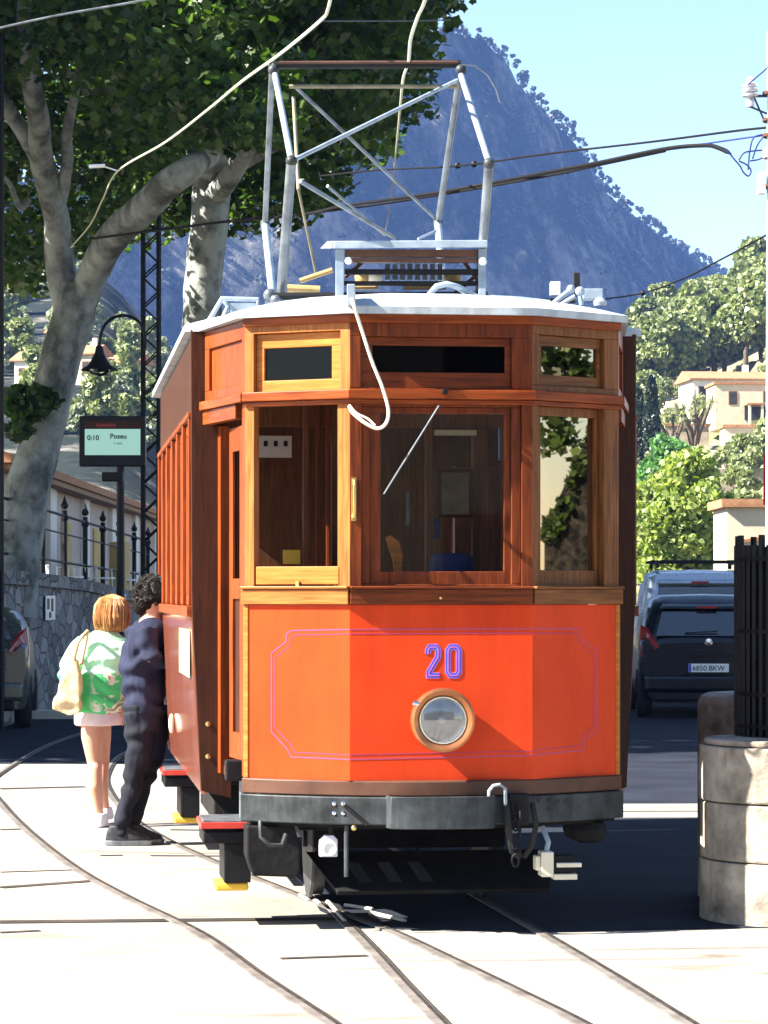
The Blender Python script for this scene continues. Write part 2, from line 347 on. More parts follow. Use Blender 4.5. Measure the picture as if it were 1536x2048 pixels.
# ------------------------------------------------------------------ the tram
TH = math.radians(6.7); TC, TS = math.cos(TH), math.sin(TH)
TO = Vector(((883 - CX) / F * 13.2, 13.2, 0))
tram = empty('tram', TO, TH, label='old varnished wooden tram with orange red front, blue number 20 and round headlamp', cat='tram')
def toL(wp): d = Vector(wp) - TO; return Vector((d.x * TC + d.y * TS, -d.x * TS + d.y * TC, d.z))
def TL(px, py, D): return toL(P(px, py, D))
O_L = toL(Vector((0, 0, HC)))
def ray(px, py):
    d = Vector(((px - CX) / F, 1, (HY - py) / F)); return Vector((d.x * TC + d.y * TS, -d.x * TS + d.y * TC, d.z))
def hit(px, py, p0, n):                               # tram-local point of a plane seen at a pixel
    d = ray(px, py); n = Vector(n); t = (Vector(p0) - O_L).dot(n) / d.dot(n); return O_L + d * t
class Facet:
    def __init__(s, A, B):
        s.A = Vector((*A, 0)); s.B = Vector((*B, 0)); s.L = (s.B - s.A).length; s.t = (s.B - s.A).normalized(); s.n = Vector((s.t.y, -s.t.x, 0))
    def q(s, u, z, w=0): p = s.A + s.t * u + s.n * w; return Vector((p.x, p.y, z))
    def uz(s, px, py, w=0): h = hit(px, py, s.A + s.n * w, s.n); return ((h - s.A).dot(s.t), h.z)
    def box(s, mb, u0, u1, z0, z1, w0, w1):
        return mb.hexa([s.q(u0, z0, w1), s.q(u1, z0, w1), s.q(u1, z0, w0), s.q(u0, z0, w0), s.q(u0, z1, w1), s.q(u1, z1, w1), s.q(u1, z1, w0), s.q(u0, z1, w0)])
    def frame(s, mb, o, i, w0, w1):                   # o,i = (u0,u1,z0,z1)
        s.box(mb, o[0], o[1], o[2], i[2], w0, w1); s.box(mb, o[0], o[1], i[3], o[3], w0, w1)
        s.box(mb, o[0], i[0], i[2], i[3], w0, w1); s.box(mb, i[1], o[1], i[2], i[3], w0, w1)
        return mb
HW = .908; FD = .291; CW = .434; SY = .966; SW = 1.13; SE = 5.2
Lp, C1, C2, Rp = (-HW, FD), (-CW, 0), (CW, 0), (HW, FD)
FL, FC, FR = Facet(Lp, C1), Facet(C1, C2), Facet(C2, Rp)
PATH = [Lp, C1, C2, Rp]
Z_SILL, Z_BELT0, Z_BELT1, Z_LED0, Z_LED1, Z_TOP = .728, 1.553, 1.630, 2.520, 2.566, 2.915
SM = {FL: 'light_wood', FC: 'red_wood', FR: 'brown_wood'}  # one varnish toned per facet: left sunlit, centre and right shaded by colour
front = []                                            # remembered so the far end can be a copy
def part(mb, name, mat, bevel=.004, parent=tram, **k):
    o = mb.build(name, MT[mat] if isinstance(mat, str) else mat, parent, bevel, **k)
    return o
for fc, mp_, sash, tr_o, tr_i, gmat in (
        (FL, (508, 675, 812, 1178), None, (507, 681, 668, 790), (527, 662, 697, 757), 'dark_glass'),
        (FC, (740, 1024, 812, 1172), (762, 1009, 826, 1143), (722, 1024, 672, 778), (745, 1010, 690, 746), 'glass'),
        (FR, (1077, 1208, 806, 1168), (1087, 1196, 830, 1141), (1078, 1209, 668, 778), (1085, 1197, 690, 756), 'mirror_glass')):
    panel = part(fc.box(MB(), 0, fc.L, Z_SILL, Z_BELT0, -.03, 0), 'front_panel', 'red', .0)
    u0, z1 = fc.uz(mp_[0], mp_[2]); u1, z0 = fc.uz(mp_[1], mp_[3]); z0 = Z_BELT1 + .001
    fr = part(fc.frame(MB(), (0, fc.L, Z_BELT1, Z_LED0), (u0, u1, z0 + .004, min(z1, Z_LED0 - .02)), -.055, 0), 'window_surround', SM[fc])
    if fc is FC:
        w0_, w1_ = fc.uz(723, 806)[0], fc.uz(1044, 806)[0]
        bpy.data.objects.remove(fr)
        fr = part(fc.frame(MB(), (0, fc.L, Z_BELT1, Z_LED0), (w0_, w1_, z0 + .002, Z_LED0 - .012), -.055, 0), 'window_surround', SM[fc])
        part(fc.frame(MB(), (w0_ + .001, w1_ - .001, z0 + .003, Z_LED0 - .013), (u0, u1, z0 + .02, min(z1, Z_LED0 - .02)), -.065, -.020), 'inner_frame', SM[fc])
    zt = min(z1, Z_LED0 - .02)
    if sash:
        a0, b1 = fc.uz(sash[0], sash[2], -.02); a1, b0 = fc.uz(sash[1], sash[3], -.02)
        s_ = part(fc.frame(MB(), (u0 + .001, u1 - .001, z0 + .005, zt - .001), (a0, a1, b0, b1), -.075, -.040), 'window_frame', SM[fc], .003)
        fc.box(MB(), a0 + .001, a1 - .001, b0 + .001, b1 - .001, -.066, -.060).build('glass', MT[gmat], s_)
    else:                                             # sash dropped into its pocket: only the top rail shows
        s_ = part(fc.box(MB(), u0 + .012, u1 + .008, Z_BELT1 + .02, Z_BELT1 + .105, -.052, .004), 'lowered_sash', 'pale_wood', .003)
        uu, zz = fc.uz(598, 1168)
        fc.box(MB(), uu - .008, uu + .008, Z_BELT1 + .012, Z_BELT1 + .035, .005, .02).build('sash_catch', MT['brass'], s_)
    # transom
    u0, z1 = fc.uz(tr_o[0], tr_o[2]); u1, z0 = fc.uz(tr_o[1], tr_o[3]); z0 = max(z0, Z_LED1 + .002)
    part(fc.frame(MB(), (0, fc.L, Z_LED1, Z_TOP), (u0, u1, z0, z1), -.055, 0), 'transom_surround', SM[fc])
    a0, b1 = fc.uz(tr_i[0], tr_i[2], -.02); a1, b0 = fc.uz(tr_i[1], tr_i[3], -.02)
    s_ = part(fc.frame(MB(), (u0 + .001, u1 - .001, z0 + .001, z1 - .001), (a0, a1, b0, b1), -.055, -.028), 'transom_frame', {FL: 'pale_wood', FC: 'shaded_red_woodh', FR: 'shaded_brown_woodh'}[fc], .003)
    fc.box(MB(), a0 + .001, a1 - .001, b0 + .001, b1 - .001, -.048, -.042).build('glass', MT['mirror_glass'] if fc is FR else MT['dark_glass'], s_)
part(MB().band(PATH, Z_LED0 + .001, Z_LED1 - .001, -.05, .035).band(PATH, Z_LED0 - .022, Z_LED0, .001, .018), 'window_ledge', 'woodh')
for fc, mn in ((FL, 'sunlit_woodh'), (FC, 'shaded_red_woodh'), (FR, 'shaded_brown_woodh')):
    e0, e1 = (-.012, fc.L) if fc is FL else ((0, fc.L) if fc is FC else (0, fc.L + .012))
    part(fc.box(fc.box(MB(), e0, e1, Z_BELT0 + .002, Z_BELT1 - .002, -.05, .022), e0, e1, Z_BELT1 - .001, Z_BELT1 + .012, -.01, .034), 'belt_rail', mn)
part(MB().band(PATH, Z_TOP - .035, Z_TOP + .004, .002, .024), 'cornice', 'woodh')
# thin post beside the red panels
for fc, u in ((FL, -.006), (FR, FR.L - .02)):
    part(fc.box(MB(), u, u + .026, Z_SILL, Z_BELT0 + .001, -.028, .007), 'edge_post', 'pale_wood')
# lining around the red panels and number
def ribbon(mb, fc, pts, wd, w0, w1, closed=False):
    n = len(pts); pts = [Vector(p) for p in pts]; rr = []
    for i, p in enumerate(pts):
        d1 = (p - pts[i - 1]).normalized() if (i > 0 or closed) else None
        d2 = (pts[(i + 1) % n] - p).normalized() if (i < n - 1 or closed) else None
        d1 = d1 or d2; d2 = d2 or d1
        n1 = Vector((-d1.y, d1.x)); n2 = Vector((-d2.y, d2.x)); m = (n1 + n2).normalized(); m *= 1 / max(.4, m.dot(n1))
        rr.append([mb.bm.verts.new(fc.q(*(p + m * a * wd / 2), w_)) for a, w_ in ((-1, w0), (1, w0), (1, w1), (-1, w1))])
    for i in range(n if closed else n - 1):
        A, B = rr[i], rr[(i + 1) % n]
        for k in range(4): mb.bm.faces.new((A[k], B[k], B[(k + 1) % 4], A[(k + 1) % 4]))
    if not closed: mb.bm.faces.new(rr[0]); mb.bm.faces.new(rr[-1][::-1])
panels = [o for o in tram.children if o.name.startswith('front_panel')]
lines = {
    0: [(699.5, 1259), (583, 1261), (573, 1268), (572, 1284), (543, 1306), (543, 1464), (573, 1496), (583, 1514), (700, 1519)],
    1: [(1064.5, 1257), (701, 1259)], 2: [(1066, 1257), (1160, 1258), (1164, 1277), (1193, 1302), (1193, 1462), (1168, 1480), (1168, 1500), (1066, 1510)]}
for k, fc in enumerate((FL, FC, FR)):
    for off, mat_, wd in ((0, 'stripe', .006), (1, 'thin_line', .003)):
        sets = [lines[k]] if k != 1 else [lines[1], [(701, 1519), (1064.5, 1511)]]
        for L_ in sets:
            mb = MB(); pts = []
            for (x, y) in L_:
                if off:                                # inner line runs 7 px further in
                    y += 9 if y < 1385 else -9
                    if k == 0: x += 0 if x > 690 else 7
                    if k == 2: x -= 0 if x < 1070 else 6
                pts.append(fc.uz(x, y))
            ribbon(mb, fc, pts, wd, -.001, .0012)
            mb.build('lining', MT[mat_], panels[k])
num = [[(856, 1308), (856, 1300), (860, 1294), (872, 1294), (876, 1300), (876, 1314), (858, 1344), (858, 1351), (879, 1351)],
       [(896, 1301), (901, 1294), (913, 1294), (918, 1301), (918, 1344), (913, 1351), (901, 1351), (896, 1344)]]
for i, L_ in enumerate(num):
    pts = [FC.uz(*p) for p in L_]
    mb = MB(); ribbon(mb, FC, pts, .030, -.001, .0016, closed=(i == 1)); mb.build('number_edge', MT['pink'], panels[1])
    mb = MB(); ribbon(mb, FC, pts, .024, -.001, .0024, closed=(i == 1)); mb.build('number_figure', MT['blue'], panels[1])
    mb = MB(); ribbon(mb, FC, pts, .004, -.001, .0032, closed=(i == 1)); mb.build('number_edge', MT['pink'], panels[1])
# brass handle, screw heads
u, z = FC.uz(707, 955); u2, z2 = FC.uz(707, 1042)
hd = part(FC.box(MB(), u - .010, u + .012, z2, z, .001, .006), 'door_handle', 'brass', .002)
MB().tube([FC.q(u, z - .012, .004), FC.q(u, z - .016, .03), FC.q(u, z - .05, .036), FC.q(u, z2 + .05, .036), FC.q(u, z2 + .016, .03), FC.q(u, z2 + .012, .004)], .006).build('grip', MT['brass'], hd, smooth=True)
for (px_, py_) in ((881, 1196),):
    uu, zz = FC.uz(px_, py_, .022); part(MB().lathe(FC.q(uu, zz, .021), FC.n, [(0, .007), (.006, .006), (.008, 0)], 10), 'screw', 'brass', 0)
uu, zz = FC.uz(889, 783, .035); part(FC.box(MB(), uu - .012, uu + .012, zz - .012, zz + .012, .03, .06), 'wiper_motor', 'black')
# wiper
a = FC.uz(876, 812, .0); b_ = FC.uz(768, 988, .0)
wp = part(MB().tube([FC.q(a[0], a[1], .012), FC.q(a[0], a[1], .03), FC.q((a[0] + b_[0]) / 2, (a[1] + b_[1]) / 2, .016), FC.q(b_[0], b_[1], -.004)], .0042, 6), 'wiper', 'pole', 0)
MB().tube([FC.q(a[0] * .62 + b_[0] * .38, a[1] * .62 + b_[1] * .38, .006), FC.q(b_[0], b_[1], -.008)], .0055, 5).build('blade', MT['rubber'], wp)
# headlamp
hu, hz = FC.uz(884, 1440, .08)
hc = FC.q(hu, hz, 0)
hl = part(MB().lathe(hc, FC.n, [(0, .115), (.02, .13), (.06, .148), (.105, .152), (.122, .149), (.128, .138), (.120, .122), (.112, .112), (.105, .110)], 48), 'headlamp', 'copper', 0, smooth=True)
MB().lathe(hc, FC.n, [(.10, .111), (.118, .111), (.118, .105), (.100, .105)], 40).build('rim', MT['chrome'], hl, smooth=True)
MB().lathe(hc, FC.n, [(.098, .106), (.085, .095), (.05, .065), (.03, .03), (.028, 0)], 32).build('reflector', MT['chrome'], hl, smooth=True)
MB().lathe(hc, FC.n, [(.03, .014), (.06, .018), (.08, .014), (.088, 0)], 16).build('bulb', MT['white'], hl, smooth=True)
MB().lathe(hc, FC.n, [(.108, .105), (.116, .09), (.124, .06), (.128, .03), (.129, 0)], 40).build('lens', MT['lens'], hl, smooth=True)
hb = FC.q(hu - .142, hz + .082, .112)
MB().tube([hb, hb + Vector((.03, -.004, -.006))], .014, 10).build('hinge', MT['chrome'], hl, smooth=True)

# side of the platform (left and right), with its folding door
for sgn in (-1, 1):
    if sgn < 0: fu = Facet((-1.065, SY - .02), (-HW, FD)); fl = Facet((-1.0, SY - .012), (-HW, FD))
    else: fu = Facet((HW, FD), (1.065, SY - .02)); fl = Facet((HW, FD), (1.0, SY - .012))
    fix = lambda f, a: (f.L - a if sgn < 0 else a)
    def bx(mb, f, a0, a1, z0, z1, w0, w1):            # a measured from the front corner backwards
        u0, u1 = sorted((fix(f, a0), fix(f, a1))); f.box(mb, u0, u1, z0, z1, w0, w1); return mb
    L_ = fu.L
    part(bx(bx(bx(bx(MB(), fu, 0, .05, Z_LED1, Z_TOP, -.05, 0), fu, .05, L_, Z_TOP - .09, Z_TOP, -.05, 0), fu, .05, L_, Z_LED1, Z_LED1 + .05, -.05, 0), fu, L_ - .07, L_, Z_LED1 + .05, Z_TOP - .09, -.05, 0), 'side_fascia', 'wood')
    part(bx(MB(), fu, .05, L_ - .07, Z_LED1 + .05, Z_TOP - .09, -.045, -.016), 'fascia_panel', 'wood')
    part(bx(bx(MB(), fu, -.02, L_, Z_LED0 + .001, Z_LED1 - .001, -.05, .03), fu, .12, L_, Z_LED0 - .07, Z_LED0, -.04, .012), 'side_ledge', 'woodh')
    part(bx(MB(), fl, 0, .075, Z_SILL, Z_LED0 - .003, -.05, 0), 'corner_post', 'wood')
    part(bx(MB(), fl, fl.L - .06, fl.L, Z_SILL - .02, Z_LED0 - .075, -.05, 0), 'door_post', 'wood')
    dr = part(bx(bx(bx(bx(bx(MB(), fl, .11, .19, .80, 2.42, -.045, -.012), fl, .36, .44, .80, 2.42, -.045, -.012), fl, .19, .36, 2.30, 2.42, -.045, -.012), fl, .19, .36, 1.58, 1.68, -.045, -.012), fl, .19, .36, .80, .93, -.045, -.012), 'folding_door', 'wood')
    bx(MB(), fl, .19, .36, 1.68, 2.30, -.032, -.026).build('glass', MT['dark_glass'], dr)
    bx(MB(), fl, .19, .36, .93, 1.58, -.038, -.026).build('door_panel', MT['dark_wood'], dr)
    0 and part(MB().tube([fl.q(fix(fl, .095), .9, .03), fl.q(fix(fl, .095), .95, .045), fl.q(fix(fl, .095), 1.6, .045), fl.q(fix(fl, .095), 1.65, .03)], .012, 8), 'grab_rail', 'brass', 0, smooth=True)

# saloon: bulkhead corner boards, side walls
def board_pts(sgn, y):
    return [(sgn * 1.135, y, 2.93), (sgn * 1.13, y, 1.55), (sgn * 1.085, y, .62), (sgn * .93, y, .58), (sgn * .93, y, .72), (sgn * .985, y, .76), (sgn * .985, y, 2.93)]
for sgn in (-1, 1):
    cb = part(MB().prism(board_pts(sgn, SY - .012), (0, .03, 0)), 'corner_board', 'dark_wood')
    if sgn < 0:
        for py_ in (1448, 1513):
            p = hit(416, py_, (0, SY - .012, 0), (0, 1, 0)); MB().lathe(p, (0, -1, 0), [(-.002, .014), (.006, .013), (.011, 0)], 12).build('screw', MT['brass'], cb)
        part(MB().prism([(-1.07, SY + .03, .64), (-.86, SY + .03, .64), (-.80, SY + .03, .46), (-.86, SY + .03, .40), (-.92, SY + .03, .44)], (0, .02, 0)), 'body_bracket', 'black')
def side_x(z):                                        # the side curves in under the belt
    return 1.13 if z > 1.5 else 1.13 - .05 * ((1.5 - z) / .88) ** 1.6
NW = 6; wl = (SE - SY - .06) / NW
for sgn in (-1, 1):
    sd = MB(); zs = [.60, .75, .95, 1.2, 1.49]; 
    for z0, z1 in zip(zs, zs[1:]):
        a, c = side_x(z0) * sgn, side_x(z1) * sgn
        sd.hexa([(a, SY + .02, z0), (a, SE - .02, z0), (a - sgn * .03, SE - .02, z0), (a - sgn * .03, SY + .02, z0), (c, SY + .02, z1), (c, SE - .02, z1), (c - sgn * .03, SE - .02, z1), (c - sgn * .03, SY + .02, z1)])
    part(sd, 'side_panel', 'side_red', 0, smooth=True, weld=True)
    x0, x1 = sorted((sgn * 1.10, sgn * 1.155))
    part(MB().box(x0, x1, SY + .02, SE - .02, 1.492, 1.545), 'side_belt_rail', 'woodh')
    x0, x1 = sorted((sgn * 1.10, sgn * 1.128))
    part(MB().box(x0, x1, SY + .02, SE - .02, 2.52, 2.90), 'letter_board', 'dark_wood')
    x2, x3 = sorted((sgn * 1.10, sgn * 1.15))
    part(MB().box(x2, x3, SY + .02, SE - .02, 2.49, 2.518), 'side_ledge', 'woodh')
    for k in range(NW + 1):
        y = SY + .03 + k * wl; pw = .075
        part(MB().box(*sorted((sgn * 1.09, sgn * 1.146)), y - (0 if k == 0 else pw / 2), y + (pw / 2 if k < NW else 0), 1.547, 2.488), 'window_pillar', 'wood')
        if k < NW:
            ya, yb = y + pw / 2 + .002, y + wl - pw / 2 - .002
            f = MB(); xa, xb = sorted((sgn * 1.10, sgn * 1.125))
            f.box(xa, xb, ya, yb, 1.548, 1.60); f.box(xa, xb, ya, yb, 2.43, 2.487); f.box(xa, xb, ya, ya + .045, 1.60, 2.43); f.box(xa, xb, yb - .045, yb, 1.60, 2.43)
            fo = part(f, 'side_window', 'wood')
            MB().box(*sorted((sgn * 1.108, sgn * 1.113)), ya + .045, yb - .045, 1.60, 2.43).build('glass', MT['clear'], fo)
    # yellow-green reflection painted as a thin panel, and cream marker lamp on the lower side
    if sgn < 0:
        part(MB().box(-1.134, -1.1305, 1.15, 2.3, 1.18, 1.42), 'green_reflection', noisy('lime reflection', (.34, .50, .18), (.46, .60, .28), scale=4, rough=.5), 0)
        mk = hit(343, 1447, (-1.115, 0, 0), (1, 0, 0)); part(MB().sphere(mk, .035, 12, 8, (.5, 1, 1.7)), 'marker_lamp', 'cream', 0, smooth=True)
# bulkheads with openings, floor, ceiling
def bulkhead(y, front_=True):
    b = MB(); X = [(-1.09, -.93), (-.42, -.34), (.30, .38), (.95, 1.09)]
    if not front_: X = [(-1.09, hit(903, 1000, (0, SE - .05, 0), (0, 1, 0)).x), (hit(910, 1000, (0, SE - .05, 0), (0, 1, 0)).x, 1.09)]
    for a, c in X: b.box(a, c, y, y + .035, .76, 2.45)
    b.box(-1.09, 1.09, y, y + .035, 2.45, 2.90)
    if not front_: return part(b, 'bulkhead', 'inner_wood')
    b.box(-.93, -.42, y, y + .035, .76, 1.52); b.box(.38, .95, y, y + .035, .76, 1.52)
    b.box(-.34, .30, y + .002, y + .03, .76, 1.30)
    return part(b, 'bulkhead', 'inner_wood')
bulkhead(SY + .06); bulkhead(SE - .06, False)
part(MB().box(-1.07, 1.07, SY - .01, SE + .01, .70, .755).prism([(-HW + .03, FD, .70), (-CW, .035, .70), (CW, .035, .70), (HW - .03, FD, .70), (.98, SY - .012, .70), (-.98, SY - .012, .70)], (0, 0, .05)), 'floor', 'inner_wood')
part(MB().box(-1.09, 1.09, SY, SE, 2.905, 2.925).prism([(-HW + .03, FD, 2.88), (-CW, .06, 2.88), (CW, .06, 2.88), (HW - .03, FD, 2.88), (1.0, SY - .012, 2.88), (-1.0, SY - .012, 2.88)], (0, 0, .02)), 'ceiling', 'inner_wood')
BY = SY + .055
def bh(px, py): return hit(px, py, (0, BY, 0), (0, 1, 0))
def on_bulk(name, x0, x1, y0, y1, mat, th=.012, parent=tram):
    a, c = bh(x0, y1), bh(x1, y0)
    return MB().box(a.x, c.x, BY - th, BY - .001, a.z, c.z).build(name, MT[mat] if isinstance(mat, str) else mat, parent)
MT['notice'] = noisy('printed notice', (.34, .30, .30), (.5, .46, .46), scale=3, rough=.6)
MT['poster'] = noisy('dim poster', (.10, .075, .05), (.2, .16, .12), scale=14, rough=.5)
MT['navy'] = noisy('navy cloth', (.012, .02, .09), (.03, .05, .2), scale=12, rough=.8)
nn = on_bulk('notice', 517, 583, 872, 915, 'notice')
for k in range(3):
    a, c = bh(527 + k * 20, 893), bh(535 + k * 20, 882); MB().box(a.x, c.x, BY - .015, BY - .0125, a.z, c.z).build('notice_text', MT['black'], nn)
po = on_bulk('picture_frame', 873, 944, 938, 1036, 'dark_wood', .03)
a, c = bh(881, 1029), bh(936, 946); MB().box(a.x, c.x, BY - .034, BY - .031, a.z, c.z).build('poster', MT['poster'], po)
on_bulk('blue_sign', 867, 880, 1037, 1078, 'navy'); on_bulk('cab_lamp', 868, 951, 861, 871, 'cream', .04)
on_bulk('instruction_plate', 566, 600, 1100, 1128, 'yellow', .02)
on_bulk('handle_plate', 812, 818, 985, 1050, 'pole', .02); on_bulk('handle_plate', 738, 743, 958, 1100, 'pole', .02)
# controller desk, driver's backrest, bench seats, brake column
cd = part(MB().box(-.62, -.30, .24, .5, .755, 1.60), 'controller', 'grime', .01)
MB().lathe((-.46, .36, 1.60), (0, 0, 1), [(0, .13), (.03, .13), (.035, .02), (.07, .02), (.075, 0)], 20).build('controller_top', MT['brass'], cd, smooth=True)
MB().tube([(-.46, .36, 1.66), (-.40, .30, 1.69), (-.36, .26, 1.74)], .011, 8).build('crank', MT['copper'], cd, smooth=True)
part(MB().tube([(.0 + .34, .45, .75), (.34, .45, 1.6)], .022, 10), 'brake_column', 'black', 0)
p = [TL(782, 1070, 13.75), TL(800, 1085, 13.75), TL(806, 1110, 13.75), TL(804, 1142, 13.75), TL(790, 1150, 13.75), TL(786, 1120, 13.75), TL(776, 1090, 13.75), TL(772, 1074, 13.75)]
part(MB().prism(p, (.0, .03, .0)), 'seat_back', 'pale_wood', .004)
part(MB().box(.0, .46, .5, .9, 1.10, 1.44), 'driver_shelf', 'inner_wood', .01)
def loose(mb, name, mat, label, cat, bev):
    o = mb.build(name, MT[mat], None, bev); o.location = TO; o.rotation_euler = (0, 0, TH); return tag(o, label, cat)
q0, q1 = hit(868, 1150, (0, .6, 0), (0, 1, 0)), hit(950, 1106, (0, .6, 0), (0, 1, 0))
loose(MB().box(q0.x, q1.x, .58, .84, 1.442, q1.z), 'driver_bag', 'navy', 'dark blue bag low behind the centre windscreen of the tram', 'bag', .04)
q0, q1 = hit(1090, 1150, (0, .6, 0), (0, 1, 0)), hit(1146, 1090, (0, .6, 0), (0, 1, 0))
loose(MB().box(q0.x, q1.x, .60, .80, 1.30, q1.z), 'backpack', 'navy', 'blue backpack behind the right hand front window of the tram', 'backpack', .05)
part(MB().box(q0.x - .05, q1.x + .05, .55, .88, 1.24, 1.297), 'cab_shelf', 'inner_wood', .01)
for px_, wd_ in ((604, 12), (630, 8), (650, 8), (848, 14), (1000, 8)):
    a, c = bh(px_, 1000), bh(px_ + wd_, 990); part(MB().box(a.x, c.x, BY - .06, BY - .02, .76, 2.6), 'bulkhead_post', 'red_wood' if wd_ < 12 else 'inner_wood')
for k in range(6):
    y = SY + .45 + k * .62
    for sgn in (-1, 1):
        b = MB(); xa, xb = sorted((sgn * .25, sgn * 1.05))
        b.box(xa, xb, y, y + .42, 1.12, 1.16); b.box(xa, xb, y + .40, y + .44, 1.16, 1.62)
        part(b, 'bench', 'inner_wood')
# far end: simple mirrored windows and panel
RP = [(HW, -FD), (CW, 0), (-CW, 0), (-HW, -FD)]; EY = SE + .95
RPATH = [(x, y + EY) for x, y in RP]
for (A, B) in zip(RPATH, RPATH[1:]):
    f = Facet(A, B)
    part(f.box(MB(), 0, f.L, Z_SILL, Z_BELT0, -.03, 0), 'rear_panel', 'red', 0)
    part(f.frame(MB(), (0, f.L, Z_BELT0, Z_TOP), (.09, f.L - .09, Z_BELT1 + .08, Z_LED0 - .05), -.05, 0), 'rear_window_surround', 'wood')
part(MB().band(RPATH, .62, .726, -.1, .05), 'rear_bumper', 'steel')
for sgn in (-1, 1):
    a = [(sgn * HW, EY - FD), (sgn * 1.0, SE + .02)]
    if sgn > 0: a = a[::-1]
    f = Facet(a[0], a[1]); part(f.box(MB(), 0, f.L, 2.3, Z_TOP, -.05, 0), 'side_fascia', 'wood')

# sill, bumper
def arc(hw, y0, sag, n=20, ext=.0):
    out = []
    for i in range(n + 1):
        t = -1 + 2 * i / n; out.append((t * hw, y0 + sag * (abs(t) ** 2.1)))
    return out
BA = arc(.925, -.07, .36)
part(MB().band(BA, .655, .727, -.28, .0), 'front_sill', 'brown', .006, smooth=True)
bmp = part(MB().band(arc(.93, -.075, .36), .520, .652, -.05, .004), 'bumper', 'steel', .006, smooth=True)
part(MB().band(arc(.93, -.07, .36), .50, .64, -.30, -.056), 'platform_bearer', 'grime', 0)
def bump_pt(px, py, w=.0):
    x = 0
    h = hit(px, py, (0, -.075, 0), (0, 1, 0))
    for _ in range(4): 
        yy = -.075 + .36 * (abs(h.x) / .93) ** 2.1; h = hit(px, py, (0, yy - w, 0), (0, 1, 0))
    return h
for px_, py_ in ((668, 1607), (686, 1607), (668, 1626), (686, 1626), (1078, 1600), (1098, 1601), (1098, 1618), (1118, 1603), (1132, 1603)):
    MB().lathe(bump_pt(px_, py_, .004), (0, -1, 0), [(-.01, .011), (.006, .010), (.010, 0)], 10).build('bolt', MT['chrome'] if px_ < 900 else MT['steel'], bmp)
cp = part(MB().band([(x, y) for x, y in [(-.27, -.04), (-.255, -.125), (-.18, -.152), (0, -.16), (.18, -.152), (.235, -.13), (.25, -.04)]], .508, .660, -.012, .0), 'coupling_plate', 'steel', .004, smooth=True)
# hooks, chains, hoses and boxes below the bumper
a = bump_pt(690, 1612, .02); b_ = bump_pt(735, 1650, .02)
part(MB().tube([a, b_], .010, 8), 'safety_hook', 'black', 0)
a = bump_pt(978, 1595, .06)
part(MB().tube([a + Vector((0, 0, -.02)), a + Vector((.0, 0, .03)), a + Vector((.02, 0, .055)), a + Vector((.05, 0, .06)), a + Vector((.08, .02, .04)), a + Vector((.085, .03, -.1))], .0085, 8), 'air_pipe', 'alu', 0, smooth=True)
ch = bump_pt(1038, 1600, .05)
cpl = part(MB().box(ch.x - .05, ch.x + .05, ch.y, ch.y + .05, ch.z - .12, ch.z + .03), 'coupling_hook', 'black', .01)
for k in range(7):
    c0 = Vector((ch.x - .02 + .02 * (k % 2), ch.y - .02, ch.z - .03 - k * .042)); rr = []
    for j in range(12):
        an = j / 12 * 2 * math.pi; o_ = Vector((.016 * math.cos(an), 0, .029 * math.sin(an)))
        if k % 2: o_ = Vector((0, .016 * math.cos(an), .029 * math.sin(an)))
        rr.append(c0 + o_)
    MB().tube(rr, .0065, 6, closed=True).build('chain_link', MT['grime'], cpl)
a = bump_pt(1012, 1600, .03)
part(MB().tube([a, a + Vector((.0, -.03, -.05)), a + Vector((.01, -.03, -.15)), a + Vector((.03, 0, -.24)), a + Vector((.07, .04, -.27))], .016, 8), 'brake_hose', 'rubber', 0, smooth=True)
a = bump_pt(1065, 1608, .03)
part(MB().tube([a, a + Vector((.0, -.03, -.03)), a + Vector((.01, -.04, -.10)), a + Vector((-.01, -.02, -.2)), a + Vector((-.03, .04, -.25))], .014, 8), 'brake_hose', 'rubber', 0, smooth=True)
a = bump_pt(747, 1650, .02)
part(MB().sphere(bump_pt(708, 1656, .02), .014), 'valve_knob', 'brass', 0, smooth=True)
part(MB().tube([bump_pt(694, 1652, 0) + Vector((0, .03, 0)), bump_pt(694, 1755, 0) + Vector((0, .03, 0))], .011, 8), 'sand_pipe', 'steel', 0)
wb0, wb1 = bump_pt(640, 1714, -.03), bump_pt(677, 1672, -.03)
wbx = part(MB().prism([(wb0.x, wb0.y, wb0.z), (wb1.x, wb0.y, wb0.z), (wb1.x, wb0.y, wb1.z - .02), (wb1.x - .02, wb0.y, wb1.z), (wb0.x + .025, wb0.y, wb1.z), (wb0.x, wb0.y, wb1.z - .025)], (0, .06, 0)), 'horn_box', noisy('lilac enamel', (.55, .52, .66), (.68, .66, .78), scale=9, rough=.35), .004)
MB().lathe(((wb0.x + wb1.x) / 2 + .004, wb0.y, (wb0.z + wb1.z) / 2 - .012), (0, -1, 0), [(-.01, .034), (.006, .034), (.006, .027), (.003, .026), (.003, 0)], 20).build('horn_mouth', MT['white'], wbx, smooth=True)
MB().tube([(wb1.x - .03, wb0.y + .03, wb1.z - .005), (wb1.x - .03, wb0.y + .03, wb1.z + .07)], .014, 8).build('stem', MT['black'], wbx)
s0, s1 = bump_pt(1068, 1752, -.02), bump_pt(1140, 1702, -.02)
skt = part(MB().box(s0.x + .025, s0.x + .085, s0.y - .06, s0.y + .04, s0.z, s1.z + .01), 'coupling_socket', 'cream', .006)
MB().box(s0.x, s0.x + .024, s0.y - .05, s0.y + .03, s0.z + .03, s1.z - .01).build('socket_flange', MT['cream'], skt, .006)
MB().box(s0.x + .086, s1.x, s0.y - .03, s0.y + .03, s0.z + .015, s1.z - .01).build('socket_mouth', MT['black'], skt, .004)
